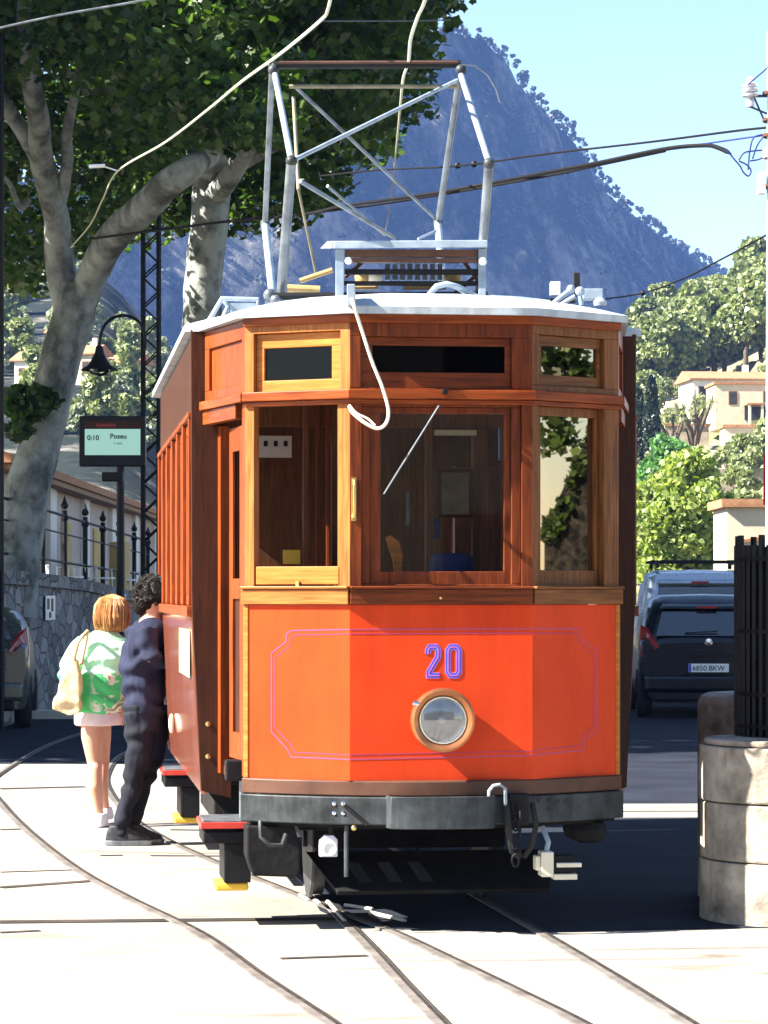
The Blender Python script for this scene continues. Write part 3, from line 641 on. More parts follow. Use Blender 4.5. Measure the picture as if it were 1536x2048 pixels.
MB().box(s0.x + .10, s1.x + .03, s0.y - .06, s0.y - .031, s0.z + .045, s0.z + .065).box(s0.x + .086, s1.x + .01, s0.y - .055, s0.y + .03, s0.z - .014, s0.z + .012).build('socket_latch', MT['cream'], skt, .003)
MB().tube([(s0.x + .06, s0.y, s1.z + .01), (s0.x + .07, s0.y, s1.z + .05), (s0.x + .05, s0.y + .05, s1.z + .12)], .013, 8).build('cable', MT['alu'], skt, smooth=True)
e0 = bump_pt(1185, 1640, -.06)
part(MB().box(e0.x - .10, e0.x + .08, e0.y, e0.y + .3, .40, .515), 'bearer_end', 'grime', .05)
# black box and mudguard under the left corner, lifeguard, truck and wheels
q0 = hit(492, 1755, (0, .25, 0), (0, 1, 0)); q1 = hit(600, 1650, (0, .25, 0), (0, 1, 0))
part(MB().prism([(q0.x, .22, q1.z), (q0.x - .0, .22, q0.z + .10), (q0.x + .03, .22, q0.z + .01), (q0.x + .24, .22, q0.z), (q1.x, .22, q0.z + .04), (q1.x, .22, q0.z + .14), (q1.x - .03, .22, q1.z)], (0, .22, 0)), 'sand_box', 'grime', .01)
part(MB().tube([(q0.x + .06, .14, .53), (q0.x + .06, .10, .46), (q0.x + .10, .10, .42), (q0.x + .16, .10, .42), (q0.x + .18, .12, .47)], .011, 8), 'guard_loop', 'steel', 0, smooth=True)
lg = MB()
l0 = hit(600, 1712, (0, .45, 0), (0, 1, 0)); l1 = hit(1120, 1700, (0, .45, 0), (0, 1, 0))
lg.hexa([(-.70, .62, .36), (.66, .62, .36), (.66, .64, .36), (-.70, .64, .36), (-.80, .25, .135), (.62, .25, .135), (.62, .27, .12), (-.80, .27, .12)])
lg2 = MB()
lg2.hexa([(-.47, .22, .185), (.56, .22, .185), (.56, .24, .165), (-.47, .24, .165), (-.60, .50, .35), (.60, .50, .35), (.60, .53, .34), (-.5, .53, .34)])
lg.bm.free(); lif = part(lg2, 'lifeguard', 'grime', .004)
for k in range(3):
    x = -.36 + k * .15
    MB().hexa([(x, .28, .222), (x + .06, .28, .222), (x + .06, .31, .215), (x, .31, .215), (x - .05, .41, .305), (x + .01, .41, .305), (x + .01, .44, .30), (x - .05, .44, .30)]).build('slat', MT['steel'], lif)
part(MB().box(-.60, .60, .9, 4.9, .42, .56).box(-.5, .5, 1.2, 4.6, .30, .42).box(-.95, -.75, 2.2, 3.6, .36, .60).box(.7, .9, 2.0, 3.8, .34, .60), 'underframe', 'grime', .01)
for y in (1.55, 4.25):
    ax = part(MB().tube([(-.52, y, .33), (.52, y, .33)], .05, 12), 'axle', 'grime', 0)
    for sgn in (-1, 1):
        x = sgn * .457 - .0
        MB().lathe((x - .04, y, .33), (1, 0, 0), [(0, 0), (0, .315), (.015, .325), (.02, .30), (.075, .297), (.075, .24), (.06, .23), (.06, 0)], 32).build('wheel', MT['steel'], ax, smooth=True)
# steps with red edges
def step(x0, x1, y0, y1, z, nm='step'):
    s_ = part(MB().box(x0, x1, y0, y1, z - .008, z + .012), nm, 'pole', .003)
    MB().box(x0 - .012, x1, y0 - .012, y0 - .001, z - .026, z + .004).box(x0 - .012, x0 - .001, y0, y1, z - .026, z + .004).build('step_edge', MT['red_edge'], s_, .002)
    MB().box(x0, x1 - .01, y0 + .005, y1, z - .10, z - .042).box(x0 + .10, x1 - .03, y0 + .01, y1, z - .29, z - .10).build('step_bracket', MT['black'], s_, .006)
    MB().box(x0 + .06, x1 - .04, y0 + .02, y1 - .12, z - .33, z - .292).build('step_foot', MT['yellow'], s_, .01)
    return s_
step(-1.10, -.84, .42, .82, .50)
step(-1.13, -.88, SE - .75, SE - .2, .50)
part(MB().tube([(-.90, .50, .52), (-.90, .50, .72)], .022, 8).tube([(-.85, .5, .52), (-.85, .5, .70)], .012, 8), 'step_strut', 'pole', 0)
part(MB().box(-.99, -.86, .46, .56, .70, .80).sphere((-.875, .45, .70), .022), 'door_gear', 'black', .008)
cap = MB().lathe((-.875, .44, .705), (0, -1, 0), [(-.01, .02), (.01, .02), (.018, 0)], 12); part(cap, 'door_gear_cap', 'brass', 0)
# ---- roof
def roof_outline(ov):
    pts = [(-1.045 - ov, SY - .02), (-HW - ov * .75, FD - ov * .6), (-CW - ov * .3, -ov), (CW + ov * .3, -ov), (HW + ov * .75, FD - ov * .6), (1.02 + ov, SY - .02)]
    return pts
rf = MB(); ov = .055
front_o = roof_outline(ov)
out_pts = [(-1.165, EY - FD * 1.6), (-1.165, SY)] + front_o + [(1.165, SY), (1.165, EY - FD * 1.6), (CW, EY + .05), (-CW, EY + .05)]
def zroof(x, y):
    return 0
def resample(pl, n):
    L = [0]
    for i in range(len(pl)): L.append(L[-1] + (Vector(pl[(i + 1) % len(pl)]) - Vector(pl[i])).length)
    out = []
    keep = [(Vector(p)) for p in pl]
    for i in range(len(pl)):
        a, b_ = Vector(pl[i]), Vector(pl[(i + 1) % len(pl)]); m = max(1, int((b_ - a).length / .12))
        for k in range(m): out.append(a + (b_ - a) * k / m)
    return out
ring = resample(out_pts, 0); cen_y = lambda y: min(max(y, 1.0), EY - 1.0)
levels = [(0, Z_TOP + .004), (0, Z_TOP + .038)] + [(t, Z_TOP + .038 + .15 * (1 - (1 - t) ** 2.2)) for t in (.12, .25, .4, .6, .8, 1)]
prev = None
for t, z in levels:
    vs = []
    for p in ring:
        c = Vector((0, cen_y(p.y))); q = p.lerp(c, t); vs.append(rf.bm.verts.new((q.x, q.y, z)))
    if prev:
        for i in range(len(vs)): rf.bm.faces.new((prev[i], prev[(i + 1) % len(vs)], vs[(i + 1) % len(vs)], vs[i]))
    else: first_ring = vs
    prev = vs
rf.bm.faces.new(first_ring[::-1])
bmesh.ops.remove_doubles(rf.bm, verts=rf.bm.verts, dist=1e-4)
roofo = part(rf, 'roof', 'roof', 0, smooth=True)
# roof fittings, placed at their own depths
def ln(*pts): return [TL(*p) for p in pts]
hrl = part(MB().tube(ln((412, 652, 14.6), (444, 597, 14.6), (515, 599, 14.6), (512, 640, 14.6)), .014, 8).tube(ln((438, 652, 15.3), (456, 612, 15.3), (454, 640, 15.3)), .012, 8).tube(ln((444, 597, 14.6), (456, 612, 15.3)), .012, 8), 'roof_ladder', 'alu', 0)
MB().hexa([TL(460, 628, 14.9), TL(510, 628, 14.9), TL(510, 628, 15.6), TL(460, 628, 15.6), TL(460, 606, 14.9), TL(510, 606, 14.9), TL(510, 606, 15.6), TL(460, 606, 15.6)]).build('ladder_box', MT['alu'], hrl)
# resistance frame
rs = part(MB().hexa([TL(668, 497, 14.1), TL(975, 495, 14.1), TL(975, 495, 14.9), TL(640, 497, 14.9), TL(668, 482, 14.1), TL(975, 480, 14.1), TL(975, 480, 14.9), TL(655, 482, 14.9)]), 'resistor_frame', 'alu', .004)
def bar(name, x0, x1, y0, y1, D, mat, dep=.05, parent=None, bev=.003):
    a, c = P(x0, y1, D), P(x1, y0, D); pts = [(a.x, a.y, a.z), (c.x, a.y, a.z), (c.x, a.y + dep, a.z), (a.x, a.y + dep, a.z), (a.x, a.y, c.z), (c.x, a.y, c.z), (c.x, a.y + dep, c.z), (a.x, a.y + dep, c.z)]
    return MB().hexa([toL(q) for q in pts]).build(name, MT[mat], parent, bev)
for Dk in (14.16, 14.8):
    bar('frame_leg', 671, 688, 498, 604 if Dk < 14.5 else 598, Dk, 'alu', .03, rs); bar('frame_leg', 957, 972, 497, 596, Dk, 'alu', .03, rs)
    bar('frame_beam', 690, 955, 499, 513, Dk + .02, 'brown', .06, rs); bar('frame_beam', 690, 955, 516, 524, Dk + .02, 'brown', .06, rs)
    bar('frame_beam', 690, 955, 538, 548, Dk + .03, 'grime', .05, rs); bar('frame_beam', 672, 970, 562, 570, Dk + .03, 'grime', .05, rs)
for (x0, x1) in ((700, 757), (806, 892)): part(MB().tube(ln((x0, 575, 14.3), (x1, 574, 14.3)), .013, 10), 'insulating_tube', 'tan_tube', 0)
part(MB().tube(ln((575, 577, 14.6), (640, 580, 14.6)), .022, 10).tube(ln((600, 562, 14.7), (665, 540, 14.7)), .014, 8), 'insulating_tube', 'tan_tube', 0)
for x_ in (728, 746, 905): part(MB().lathe(TL(x_, 572, 14.55), (0, 0, 1), [(0, .02), (.02, .045), (.05, .05), (.075, .04), (.085, .0)], 16), 'insulator', 'tan_tube' if x_ != 746 else 'cream', 0, smooth=True)
for k in range(8): bar('resistor_plate', 770 + k * 15, 780 + k * 15, 528, 560, 14.5, 'pole', .02, rs, 0)
for (x0, y0, x1, y1, D) in ((690, 555, 730, 520, 14.25), (925, 520, 955, 560, 14.25), (905, 590, 960, 545, 14.4)): MB().tube(ln((x0, y0, D), (x1, y1, D)), .011, 6).build('frame_brace', MT['brown'], rs)
part(MB().sphere(TL(966, 523, 14.1), .02).sphere(TL(697, 522, 14.1), .018), 'clamp', 'white', 0, smooth=True)
# bent conduit, cables, right hand fittings
part(MB().tube(ln((855, 606, 13.9), (860, 588, 13.9), (873, 573, 13.9), (893, 568, 13.9), (915, 574, 13.9), (940, 588, 14.0), (962, 598, 14.0)), .016, 10), 'bent_conduit', 'alu', 0, smooth=True)
part(MB().tube(ln((930, 583, 14.1), (962, 599, 14.1), (1010, 602, 14.1), (1060, 603, 14.2), (1110, 601, 14.2), (1150, 602, 14.2)), .012, 8).tube(ln((700, 592, 14.0), (640, 602, 14.0), (590, 606, 14.1)), .010, 8), 'roof_cable', 'rubber', 0, smooth=True)
part(MB().tube(ln((980, 594, 14.0), (1040, 597, 14.0), (1100, 604, 14.0)), .010, 8), 'roof_cable', 'alu', 0, smooth=True)
rb = bar('junction_box', 1101, 1121, 563, 590, 14.4, 'white', .06, tram); rb2 = bar('lightning_arrester', 1166, 1206, 577, 598, 14.3, 'alu', .1, tram)
bar('arrester_post', 1148, 1160, 545, 592, 14.5, 'grime', .04, tram)
part(MB().tube(ln((1105, 608, 13.9), (1142, 578, 13.9)), .012, 8).tube(ln((1120, 610, 13.95), (1150, 592, 13.95)), .010, 8).tube(ln((1158, 575, 14.0), (1163, 610, 14.0)), .012, 8).sphere(TL(1142, 578, 13.9), .022).sphere(TL(1160, 583, 13.95), .025), 'roof_bracket', 'alu', 0)
part(MB().lathe(TL(1200, 612, 14.3), (0, 0, 1), [(0, .03), (.02, .035), (.04, .02), (.045, 0)], 12), 'roof_vent', 'alu', 0, smooth=True)
# left foot bearing of the pantograph
part(MB().sphere(TL(540, 590, 14.3), .035).sphere(TL(552, 600, 14.2), .03).tube(ln((530, 600, 14.3), (575, 600, 14.3)), .02, 8), 'pantograph_bearing', 'pole', 0, smooth=True)
# ---- pantograph
pg = part(MB().tube(ln((547, 592, 14.2), (975, 590, 14.2)), .018, 8).tube(ln((540, 594, 15.6), (900, 590, 15.6)), .018, 8), 'pantograph', 'black', 0)
H0, H1 = (547, 130, 15.05), (922, 128, 15.05)
def arm(name, a, b_, r, mat): MB().tube(ln(a, b_), r, 10).build(name, MT[mat], pg, smooth=True)
DN, DF = 14.0, 16.2
for (a, b_, r, mat, nm) in (
    ((550, 150, 15.0), (583, 322, DN), .017, 'alu', 'upper_arm'), ((922, 150, 15.0), (978, 325, DN), .017, 'alu', 'upper_arm'),
    ((583, 322, DN), (562, 592, 14.3), .026, 'pole', 'lower_arm'), ((978, 325, DN), (958, 592, 14.3), .024, 'pole', 'lower_arm'),
    ((544, 140, 15.1), (530, 448, DF), .016, 'pole', 'upper_arm'), ((918, 160, 15.1), (876, 445, DF), .018, 'pole', 'upper_arm'),
    ((530, 448, DF), (545, 590, 15.5), .022, 'alu', 'lower_arm'), ((876, 445, DF), (884, 560, 15.5), .022, 'alu', 'lower_arm'),
    ((588, 320, DN), (916, 160, 15.0), .011, 'alu', 'brace'), ((592, 175, 15.1), (874, 440, DF), .010, 'pole', 'brace'),
    ((600, 362, 14.4), (790, 476, 15.4), .012, 'pole', 'brace'), ((655, 372, 15), (770, 470, 15.6), .008, 'pole', 'brace'),
    ((587, 195, 15.0), (597, 380, 14.6), .010, 'dull_brass', 'control_rod'), ((597, 380, 14.6), (632, 548, 14.8), .007, 'dull_brass', 'control_rod'),
    ((578, 173, 15.1), (915, 173, 15.1), .011, 'dull_brass', 'cross_tube'), ((836, 478, 15.9), (880, 458, 16.1), .007, 'alu', 'control_rod')):
    arm(nm, a, b_, r, mat)
MB().tube(ln(H0, H1), .022, 10).build('contact_bar', MT['black'], pg, smooth=True)
MB().tube(ln((558, 125, 14.97), (915, 124, 14.97)), .007, 8).build('contact_strip', MT['brown'], pg, smooth=True)
for (x, y, D) in ((547, 140, 15.02), (922, 140, 15.02), (583, 322, DN), (978, 327, DN), (530, 448, DF), (876, 446, DF)):
    MB().sphere(TL(x, y, D), .030).build('joint', MT['steel'], pg, smooth=True)
hn = ln((925, 130, 15.0), (950, 132, 15.0), (975, 150, 15.0), (992, 178, 15.0), (1000, 205, 15.0)); MB().tube(hn, .005, 6).build('horn', MT['pole'], pg, smooth=True)
# trolley rope
part(MB().tube(spline(ln((699, 588, 13.2), (706, 606, 13.02), (722, 655, 13.02), (745, 725, 13.02), (765, 775, 13.02), (777, 822, 13.02), (771, 848, 13.02), (754, 857, 13.02), (730, 846, 13.02), (706, 826, 13.05), (699, 813, 13.12)), 8), .0085, 8).tube(spline(ln((699, 811, 13.12), (712, 826, 13.06), (736, 838, 13.05), (750, 851, 13.04)), 6), .006, 8), 'rope', 'rope', 0, smooth=True)
part(MB().hexa([TL(694, 612, 13.05), TL(712, 612, 13.05), TL(712, 612, 13.3), TL(694, 612, 13.3), TL(694, 568, 13.05), TL(710, 568, 13.05), TL(710, 568, 13.3), TL(694, 568, 13.3)]), 'rope_guide', 'alu', .003)
# ------------------------------------------------------------------ mountain and hills
def fbm(x, y, z, o=5, s=1.0):
    v = 0; a = 1; f = s; tot = 0
    for _ in range(o): v += a * mnoise.noise((x * f, y * f, z * f)); tot += a; a *= .5; f *= 2
    return v / tot
def grid_mesh(name, V, nu, nv, mat, smooth=True, **k):
    faces = [(j * nu + i, j * nu + i + 1, (j + 1) * nu + i + 1, (j + 1) * nu + i) for j in range(nv - 1) for i in range(nu - 1)]
    me = bpy.data.meshes.new(name); me.from_pydata([tuple(v) for v in V], [], faces); me.update()
    if smooth: me.polygons.foreach_set('use_smooth', [True] * len(faces))
    o = link_mesh(name, me, mat); tag(o, **k); return o
def rockmat(name, veg1, veg2, rock1, rock2, sc_=.02, th=(.5, .62)):
    m, t, b = new_mat(name)
    tc = N(t, 'ShaderNodeTexCoord'); mp = N(t, 'ShaderNodeMapping'); mp.inputs['Scale'].default_value = (1, 1, .45); t.links.new(tc.outputs['Object'], mp.inputs[0])
    n1 = N(t, 'ShaderNodeTexNoise'); n1.inputs['Scale'].default_value = sc_; n1.inputs['Detail'].default_value = 12; n1.inputs['Roughness'].default_value = .72
    n2 = N(t, 'ShaderNodeTexNoise'); n2.inputs['Scale'].default_value = sc_ * 9; n2.inputs['Detail'].default_value = 8; n2.inputs['Roughness'].default_value = .7
    t.links.new(mp.outputs[0], n1.inputs[0]); t.links.new(tc.outputs['Object'], n2.inputs[0])
    v = ramp(t, n2.outputs[0], [(.35, veg1), (.65, veg2)]); rk = ramp(t, n2.outputs[0], [(.35, rock1), (.65, rock2)])
    f = ramp(t, n1.outputs[0], [(th[0], (0, 0, 0)), (th[1], (1, 1, 1))])
    mx = N(t, 'ShaderNodeMix', data_type='RGBA'); t.links.new(f.outputs[0], mx.inputs[0]); t.links.new(v.outputs[0], mx.inputs[6]); t.links.new(rk.outputs[0], mx.inputs[7])
    t.links.new(mx.outputs[2], b.inputs['Base Color']); b.inputs['Roughness'].default_value = .95; b.inputs['Specular IOR Level'].default_value = .1
    bp = N(t, 'ShaderNodeBump'); bp.inputs['Strength'].default_value = .6; bp.inputs['Distance'].default_value = .12 / sc_; t.links.new(n2.outputs[0], bp.inputs['Height']); t.links.new(bp.outputs[0], b.inputs['Normal'])
    return m
RIDGE = [(-900, 620, 1150), (-500, 520, 1200), (-200, 420, 1280), (200, 330, 1350), (500, 200, 1400), (700, 110, 1450), (830, 72, 1490), (870, 62, 1500), (915, 66, 1520), (960, 80, 1540), (1000, 108, 1560), (1040, 176, 1600), (1075, 215, 1640), (1100, 240, 1680), (1130, 262, 1710), (1160, 308, 1760), (1200, 375, 1830), (1260, 425, 1920), (1330, 478, 2030), (1400, 522, 2120), (1500, 590, 2250), (1700, 700, 2400)]
def ridge_at(s):
    s = max(0, min(len(RIDGE) - 1.001, s)); i = int(s); f = s - i; a, b_ = P(*RIDGE[i]), P(*RIDGE[i + 1]); return a.lerp(b_, f)
# resample by length
cum = [0]
for i in range(len(RIDGE) - 1): cum.append(cum[-1] + (P(*RIDGE[i + 1]) - P(*RIDGE[i])).length)
def ridge_len(l):
    for i in range(len(RIDGE) - 1):
        if l <= cum[i + 1]: return P(*RIDGE[i]).lerp(P(*RIDGE[i + 1]), (l - cum[i]) / (cum[i + 1] - cum[i]))
    return P(*RIDGE[-1])
NU, NV = 300, 110; V = []
back = 14
for j in range(NV):
    for i in range(NU):
        r0 = ridge_len(cum[-1] * i / (NU - 1))
        if j < back:
            t = (back - j) * 22.0; p = r0 + Vector((-.95 * t * .6, .3 * t * .6, -t * .8 if t else 0))
        else:
            t = (j - back) / (NV - 1 - back); h = r0.z + 5; d = t * h
            cot = .50 + .35 * t * t
            p = r0 + Vector((.95 * d * cot, -.3 * d * cot, -d))
            am = min(1, d / 25)
            nz_ = fbm(p.x, p.y, p.z, 6, .012) * 26 + fbm(p.x, p.y, p.z * .35, 4, .04) * 9
            p += Vector((.81, -.26, .5)) * nz_ * am
        p.z += fbm(p.x, p.y, 0, 4, .08) * 4.5 * (1 if abs(j - back) < 3 else .3)
        V.append(p)
MT['mountain'] = rockmat('distant mountain', (.008, .014, .012), (.022, .030, .022), (.11, .108, .105), (.28, .27, .25), .020, (.48, .64))
mtn = grid_mesh('mountain', V, NU, NV, MT['mountain'], kind='structure')
def leaf_cloud(name, centers, size, mat, shape='quad', parent=None, flat=.0, nrm=None):
    """centers: (n,3) array; one mesh of many small leaf polygons"""
    n = len(centers)
    if shape == 'maple':
        a = np.linspace(0, 2 * np.pi, 10, endpoint=False); rr = np.array([1, .66, .95, .66, .8, .5, .8, .66, .95, .66])
        base = np.stack([np.sin(a) * rr, np.cos(a) * rr], 1)
    else:
        a = np.array([0, 1.1, 2.3, 3.3, 4.4, 5.4]); rr = np.array([1, .7, 1, .75, .95, .7]); base = np.stack([np.cos(a) * rr, np.sin(a) * rr], 1)
    k = len(base); rng = NR
    nn = rng.normal(size=(n, 3)); nn[:, 2] = nn[:, 2] * (1 - flat) + flat * np.sign(nn[:, 2]) * 1.4
    nn /= np.linalg.norm(nn, axis=1)[:, None]
    u = np.cross(nn, rng.normal(size=(n, 3))); u /= np.linalg.norm(u, axis=1)[:, None]; v = np.cross(nn, u)
    sz = size * rng.uniform(.65, 1.25, n)[:, None, None]
    co = centers[:, None, :] + (u[:, None, :] * base[None, :, 0:1] + v[:, None, :] * base[None, :, 1:2]) * sz
    me = bpy.data.meshes.new(name); me.vertices.add(n * k); me.vertices.foreach_set('co', co.reshape(-1).astype(np.float32))
    me.loops.add(n * k); me.loops.foreach_set('vertex_index', np.arange(n * k, dtype=np.int32))
    me.polygons.add(n); me.polygons.foreach_set('loop_start', np.arange(0, n * k, k, dtype=np.int32)); me.polygons.foreach_set('loop_total', np.full(n, k, dtype=np.int32))
    me.update(calc_edges=True)
    return link_mesh(name, me, mat, parent)
def blob(n, c, r):
    d = NR.normal(size=(n, 3)); d /= np.linalg.norm(d, axis=1)[:, None]
    return np.array(c) + d * (NR.uniform(.35, 1, n) ** .5)[:, None] * np.array(r)
MT['ridge_leaf'] = leafmat('ridge pine foliage', (.012, .020, .012), (.03, .042, .022), .1)
cc = []
for k in range(620):
    l = cum[-1] * R.random(); p = ridge_len(l)
    cc.append(blob(26, (p.x + R.uniform(-3, 8), p.y + R.uniform(-6, 3), p.z + R.uniform(0, 2.2)), (1.6, 1.6, .9 + R.random() * 2.0 * R.random())))
for k in range(2200):                                 # scrub on the face
    i = R.randrange(NU); j = R.randrange(back + 1, NV - 30); p = V[j * NU + i]
    cc.append(blob(14, (p.x, p.y, p.z + 1.2), (2.8, 2.8, 2.2)))
tag(leaf_cloud('mountain_trees', np.concatenate(cc), 1.0, MT['ridge_leaf']), 'dark pines and scrub growing over the mountain ridge and face', 'trees', kind='stuff')

def smooth(a, b_, x): t = max(0, min(1, (x - a) / (b_ - a))); return t * t * (3 - 2 * t)
def hill_right_z(x, y):
    px = CX + F * x / y
    f = smooth(1130, 1330, px) * (1 + .16 * smooth(1380, 1600, px))
    D = [60, 100, 150, 200, 250, 300, 350, 400, 460, 540]; Z = [0, 1.0, 4.5, 9.5, 15.0, 22.5, 30, 38.5, 42, 30]
    return float(np.interp(y, D, Z)) * f + fbm(x, y, 0, 4, .03) * 1.6 * min(1, (y - 60) / 60)
def terrace(z, st=2.4):
    k = math.floor(z / st); f = z / st - k; return (k + smooth(.62, .95, f)) * st
V2 = []; nu, nv = 150, 190
for j in range(nv):
    y = 60 + 480 * j / (nv - 1)
    for i in range(nu):
        px = 1120 + 1200 * i / (nu - 1); x = (px - CX) / F * y; z = hill_right_z(x, y)
        V2.append((x, y, (terrace(z) if y < 330 else z) - .1))
MT['hill_right'] = rockmat('terraced dry hillside', (.10, .11, .045), (.20, .19, .085), (.32, .26, .17), (.50, .43, .30), .12, (.42, .58))
grid_mesh('terraced_hillside', V2, nu, nv, MT['hill_right'], False, kind='structure')
def hill_left_z(x, y):
    px = CX + F * x / y
    f = 1 - .75 * smooth(150, 620, px)
    D = [120, 180, 240, 300, 360, 420, 500]; Z = [0, 8, 17, 27, 38, 50, 42]
    return float(np.interp(y, D, Z)) * f + fbm(x, y, 3, 4, .03) * 2.2 * min(1, (y - 120) / 60)
V3 = []
for j in range(nv):
    y = 120 + 380 * j / (nv - 1)
    for i in range(nu):
        px = -900 + 1700 * i / (nu - 1); x = (px - CX) / F * y; V3.append((x, y, hill_left_z(x, y) - .1))
MT['hill_left'] = rockmat('scrubby hillside', (.010, .016, .016), (.028, .036, .03), (.10, .095, .085), (.26, .24, .21), .12, (.52, .62))
grid_mesh('scrub_hillside', V3, nu, nv, MT['hill_left'], True, kind='structure')

# ------------------------------------------------------------------ tree prototypes
MT['bark'] = noisy('pale plane bark', (.08, .085, .08), (.28, .30, .285), scale=2.6, stretch=(1.2, 1.2, .9), rough=.9, bump=.35, p=(.38, .60), bscale=22)
MT['dark_bark'] = noisy('brown bark', (.06, .045, .03), (.14, .11, .08), scale=6, rough=.9, bump=.4)
MT['plane_leaf'] = leafmat('plane leaves', (.013, .032, .008), (.064, .110, .020), .40, tcol=(1.5, 1.9, .5), objvar=0)
MT['pine_leaf'] = leafmat('grey green pine needles', (.085, .115, .038), (.27, .31, .12), .25, tcol=(1.2, 1.3, .7))
MT['cypress_leaf'] = leafmat('cypress foliage', (.018, .032, .018), (.05, .075, .04), .1)
MT['bright_leaf'] = leafmat('fresh yellow green leaves', (.12, .18, .035), (.34, .40, .12), .4, tcol=(1.3, 1.4, .6), objvar=.02)
MT['deep_leaf'] = leafmat('deep green leaves', (.04, .12, .035), (.12, .26, .08), .3, objvar=.02)
MT['olive_leaf'] = leafmat('olive leaves', (.12, .16, .06), (.33, .37, .17), .3, tcol=(1.2, 1.2, .8))
MT['palm_leaf'] = leafmat('yucca blades', (.14, .16, .07), (.32, .33, .16), .2)
def tree(name, h, r, mat, nl, leaf, bark='dark_bark', trunk_h=.35, clumps=26, lob=(.34, .3), squash=1.0, **k):
    o = MB(); pts = [(0, 0, -.6), (.05 * r, 0, h * trunk_h * .6), (.0, .05 * r, h * trunk_h), (.05 * r, .08 * r, h * .75)]
    o.tube([Vector(p) for p in pts], [.05 * h * .8, .042 * h * .8, .03 * h, .012 * h], 9)
    cs = []
    for i in range(clumps):
        a = R.uniform(0, 2 * math.pi); zz = R.uniform(0, 1); rad = r * (.78 if zz < .75 else .5) * math.sqrt(R.uniform(.1, 1)) * math.sin(math.pi * (0.22 + .70 * zz)) ** .6
        cs.append(Vector((rad * math.cos(a), rad * math.sin(a), h * trunk_h + zz * h * (1 - trunk_h) * .88 * squash)))
    for c in cs[:9]:
        s = Vector((.02 * r, .03 * r, h * trunk_h * R.uniform(.75, 1.2))); m = s.lerp(c, .5) + Vector((0, 0, .06 * h)); o.tube([s, m, c], [.018 * h, .012 * h, .005 * h], 6)
    root = empty(name); o.build('trunk', MT[bark], root, smooth=True)
    arr = np.concatenate([blob(nl // clumps, c, (r * lob[0] * R.uniform(.7, 1.2),) * 2 + (r * lob[1] * R.uniform(.7, 1.15),)) for c in cs])
    leaf_cloud('crown', arr, leaf, MT[mat], parent=root)
    return tag(root, **k)
def cypress(name, h, r, **k):
    root = empty(name); MB().tube([(0, 0, -.4), (0, 0, h * .9)], [.16, .04], 8).build('trunk', MT['dark_bark'], root)
    n = 2600; z = NR.uniform(.04, 1, n); rr = r * np.sqrt(NR.uniform(.4, 1, n)) * np.sin(np.pi * np.clip(z * .93 + .05, 0, 1)) ** .55 * (1 - .25 * z); a = NR.uniform(0, 2 * np.pi, n)
    leaf_cloud('crown', np.stack([rr * np.cos(a), rr * np.sin(a), z * h], 1), .22, MT['cypress_leaf'], parent=root); return tag(root, **k)
def yucca(name, h, **k):
    root = empty(name); b = MB(); tips = []
    for i in range(5):
        a = i * 1.26 + .4; tp = Vector((math.cos(a) * h * .26, math.sin(a) * h * .26, h * R.uniform(.55, .85))); b.tube([(0, 0, -.3), (tp.x * .3, tp.y * .3, h * .25), tp], [.22, .18, .11], 7); tips.append(tp)
    b.build('trunk', MT['dark_bark'], root, smooth=True); l = MB()
    for tp in tips:
        for k2 in range(46):
            d = Vector((R.gauss(0, 1), R.gauss(0, 1), R.gauss(.25, .8))).normalized(); L_ = h * .17; s = d.cross(Vector((.3, .2, 1))).normalized() * h * .014
            l.quad([tp - s, tp + s, tp + d * L_ + s * .2 - Vector((0, 0, L_ * .12)), tp + d * L_ - s * .2 - Vector((0, 0, L_ * .12))])
    l.build('crown', MT['palm_leaf'], root); return tag(root, **k)
def place(o, px, D, zf, s=1.0, rz=None, sink=0):
    x = (px - CX) / F * D; o.location = (x, D, zf(x, D) - sink); o.scale = (s, s, s); o.rotation_euler = (0, 0, R.uniform(0, 6.28) if rz is None else rz); return o
# right hillside: pines
pp = [tree('pine_tree', 9.5, 4.0, 'pine_leaf', 3400, .34, clumps=30, trunk_h=.28) for _ in range(3)]
spots = []
for i in range(34):
    px = 1300 + (i % 9) * 31 + R.uniform(-9, 9); D = (318, 345, 372, 398)[i // 9] + R.uniform(-9, 9)
    if px < 1330 + (398 - D) * -.2 and D > 380: pass
    spots.append((px, D, R.uniform(.75, 1.1)))
for i, (px, D, s) in enumerate(spots):
    o = pp[i] if i < 3 else copy_tree(pp[i % 3]); place(o, px, D, hill_right_z, s)
    row = ('front row', 'second row', 'third row', 'highest row')[i // 9]; nth = ('first', 'second', 'third', 'fourth', 'fifth', 'sixth', 'seventh', 'eighth', 'ninth')[i % 9]
    tag(o, nth + ' pine from the tram in the ' + row + ' above the white house', 'pine tree', 'pines on the sunlit hillside')
o = copy_tree(pp[0]); place(o, 1326, 312, hill_right_z, 1.0); tag(o, 'big rounded pine standing apart right beside the tram roof corner', 'pine tree', 'pines on the sunlit hillside')
o = copy_tree(pp[1]); place(o, 1350, 318, hill_right_z, .8); tag(o, 'shaded pine tucked behind the big rounded pine near the tram roof', 'pine tree', 'pines on the sunlit hillside')
o = copy_tree(pp[2]); place(o, 1292, 300, hill_right_z, .62); tag(o, 'small pine under the rounded pine right against the tram edge', 'pine tree', 'pines on the sunlit hillside')
o = copy_tree(pp[1]); place(o, 1515, 405, hill_right_z, 1.15); tag(o, 'tallest pine on the hill crest by the white pole', 'pine tree', 'pines on the sunlit hillside')
c1 = cypress('cypress_tree', 7.6, .75, label='dark narrow cypress nearest the tram edge', cat='cypress', group='cypresses beside the terraces'); place(c1, 1277, 235, hill_right_z, 1.0)
c2 = copy_tree(c1); place(c2, 1303, 230, hill_right_z, .95); tag(c2, 'dark cypress to the left of the terraced house', 'cypress', 'cypresses beside the terraces')
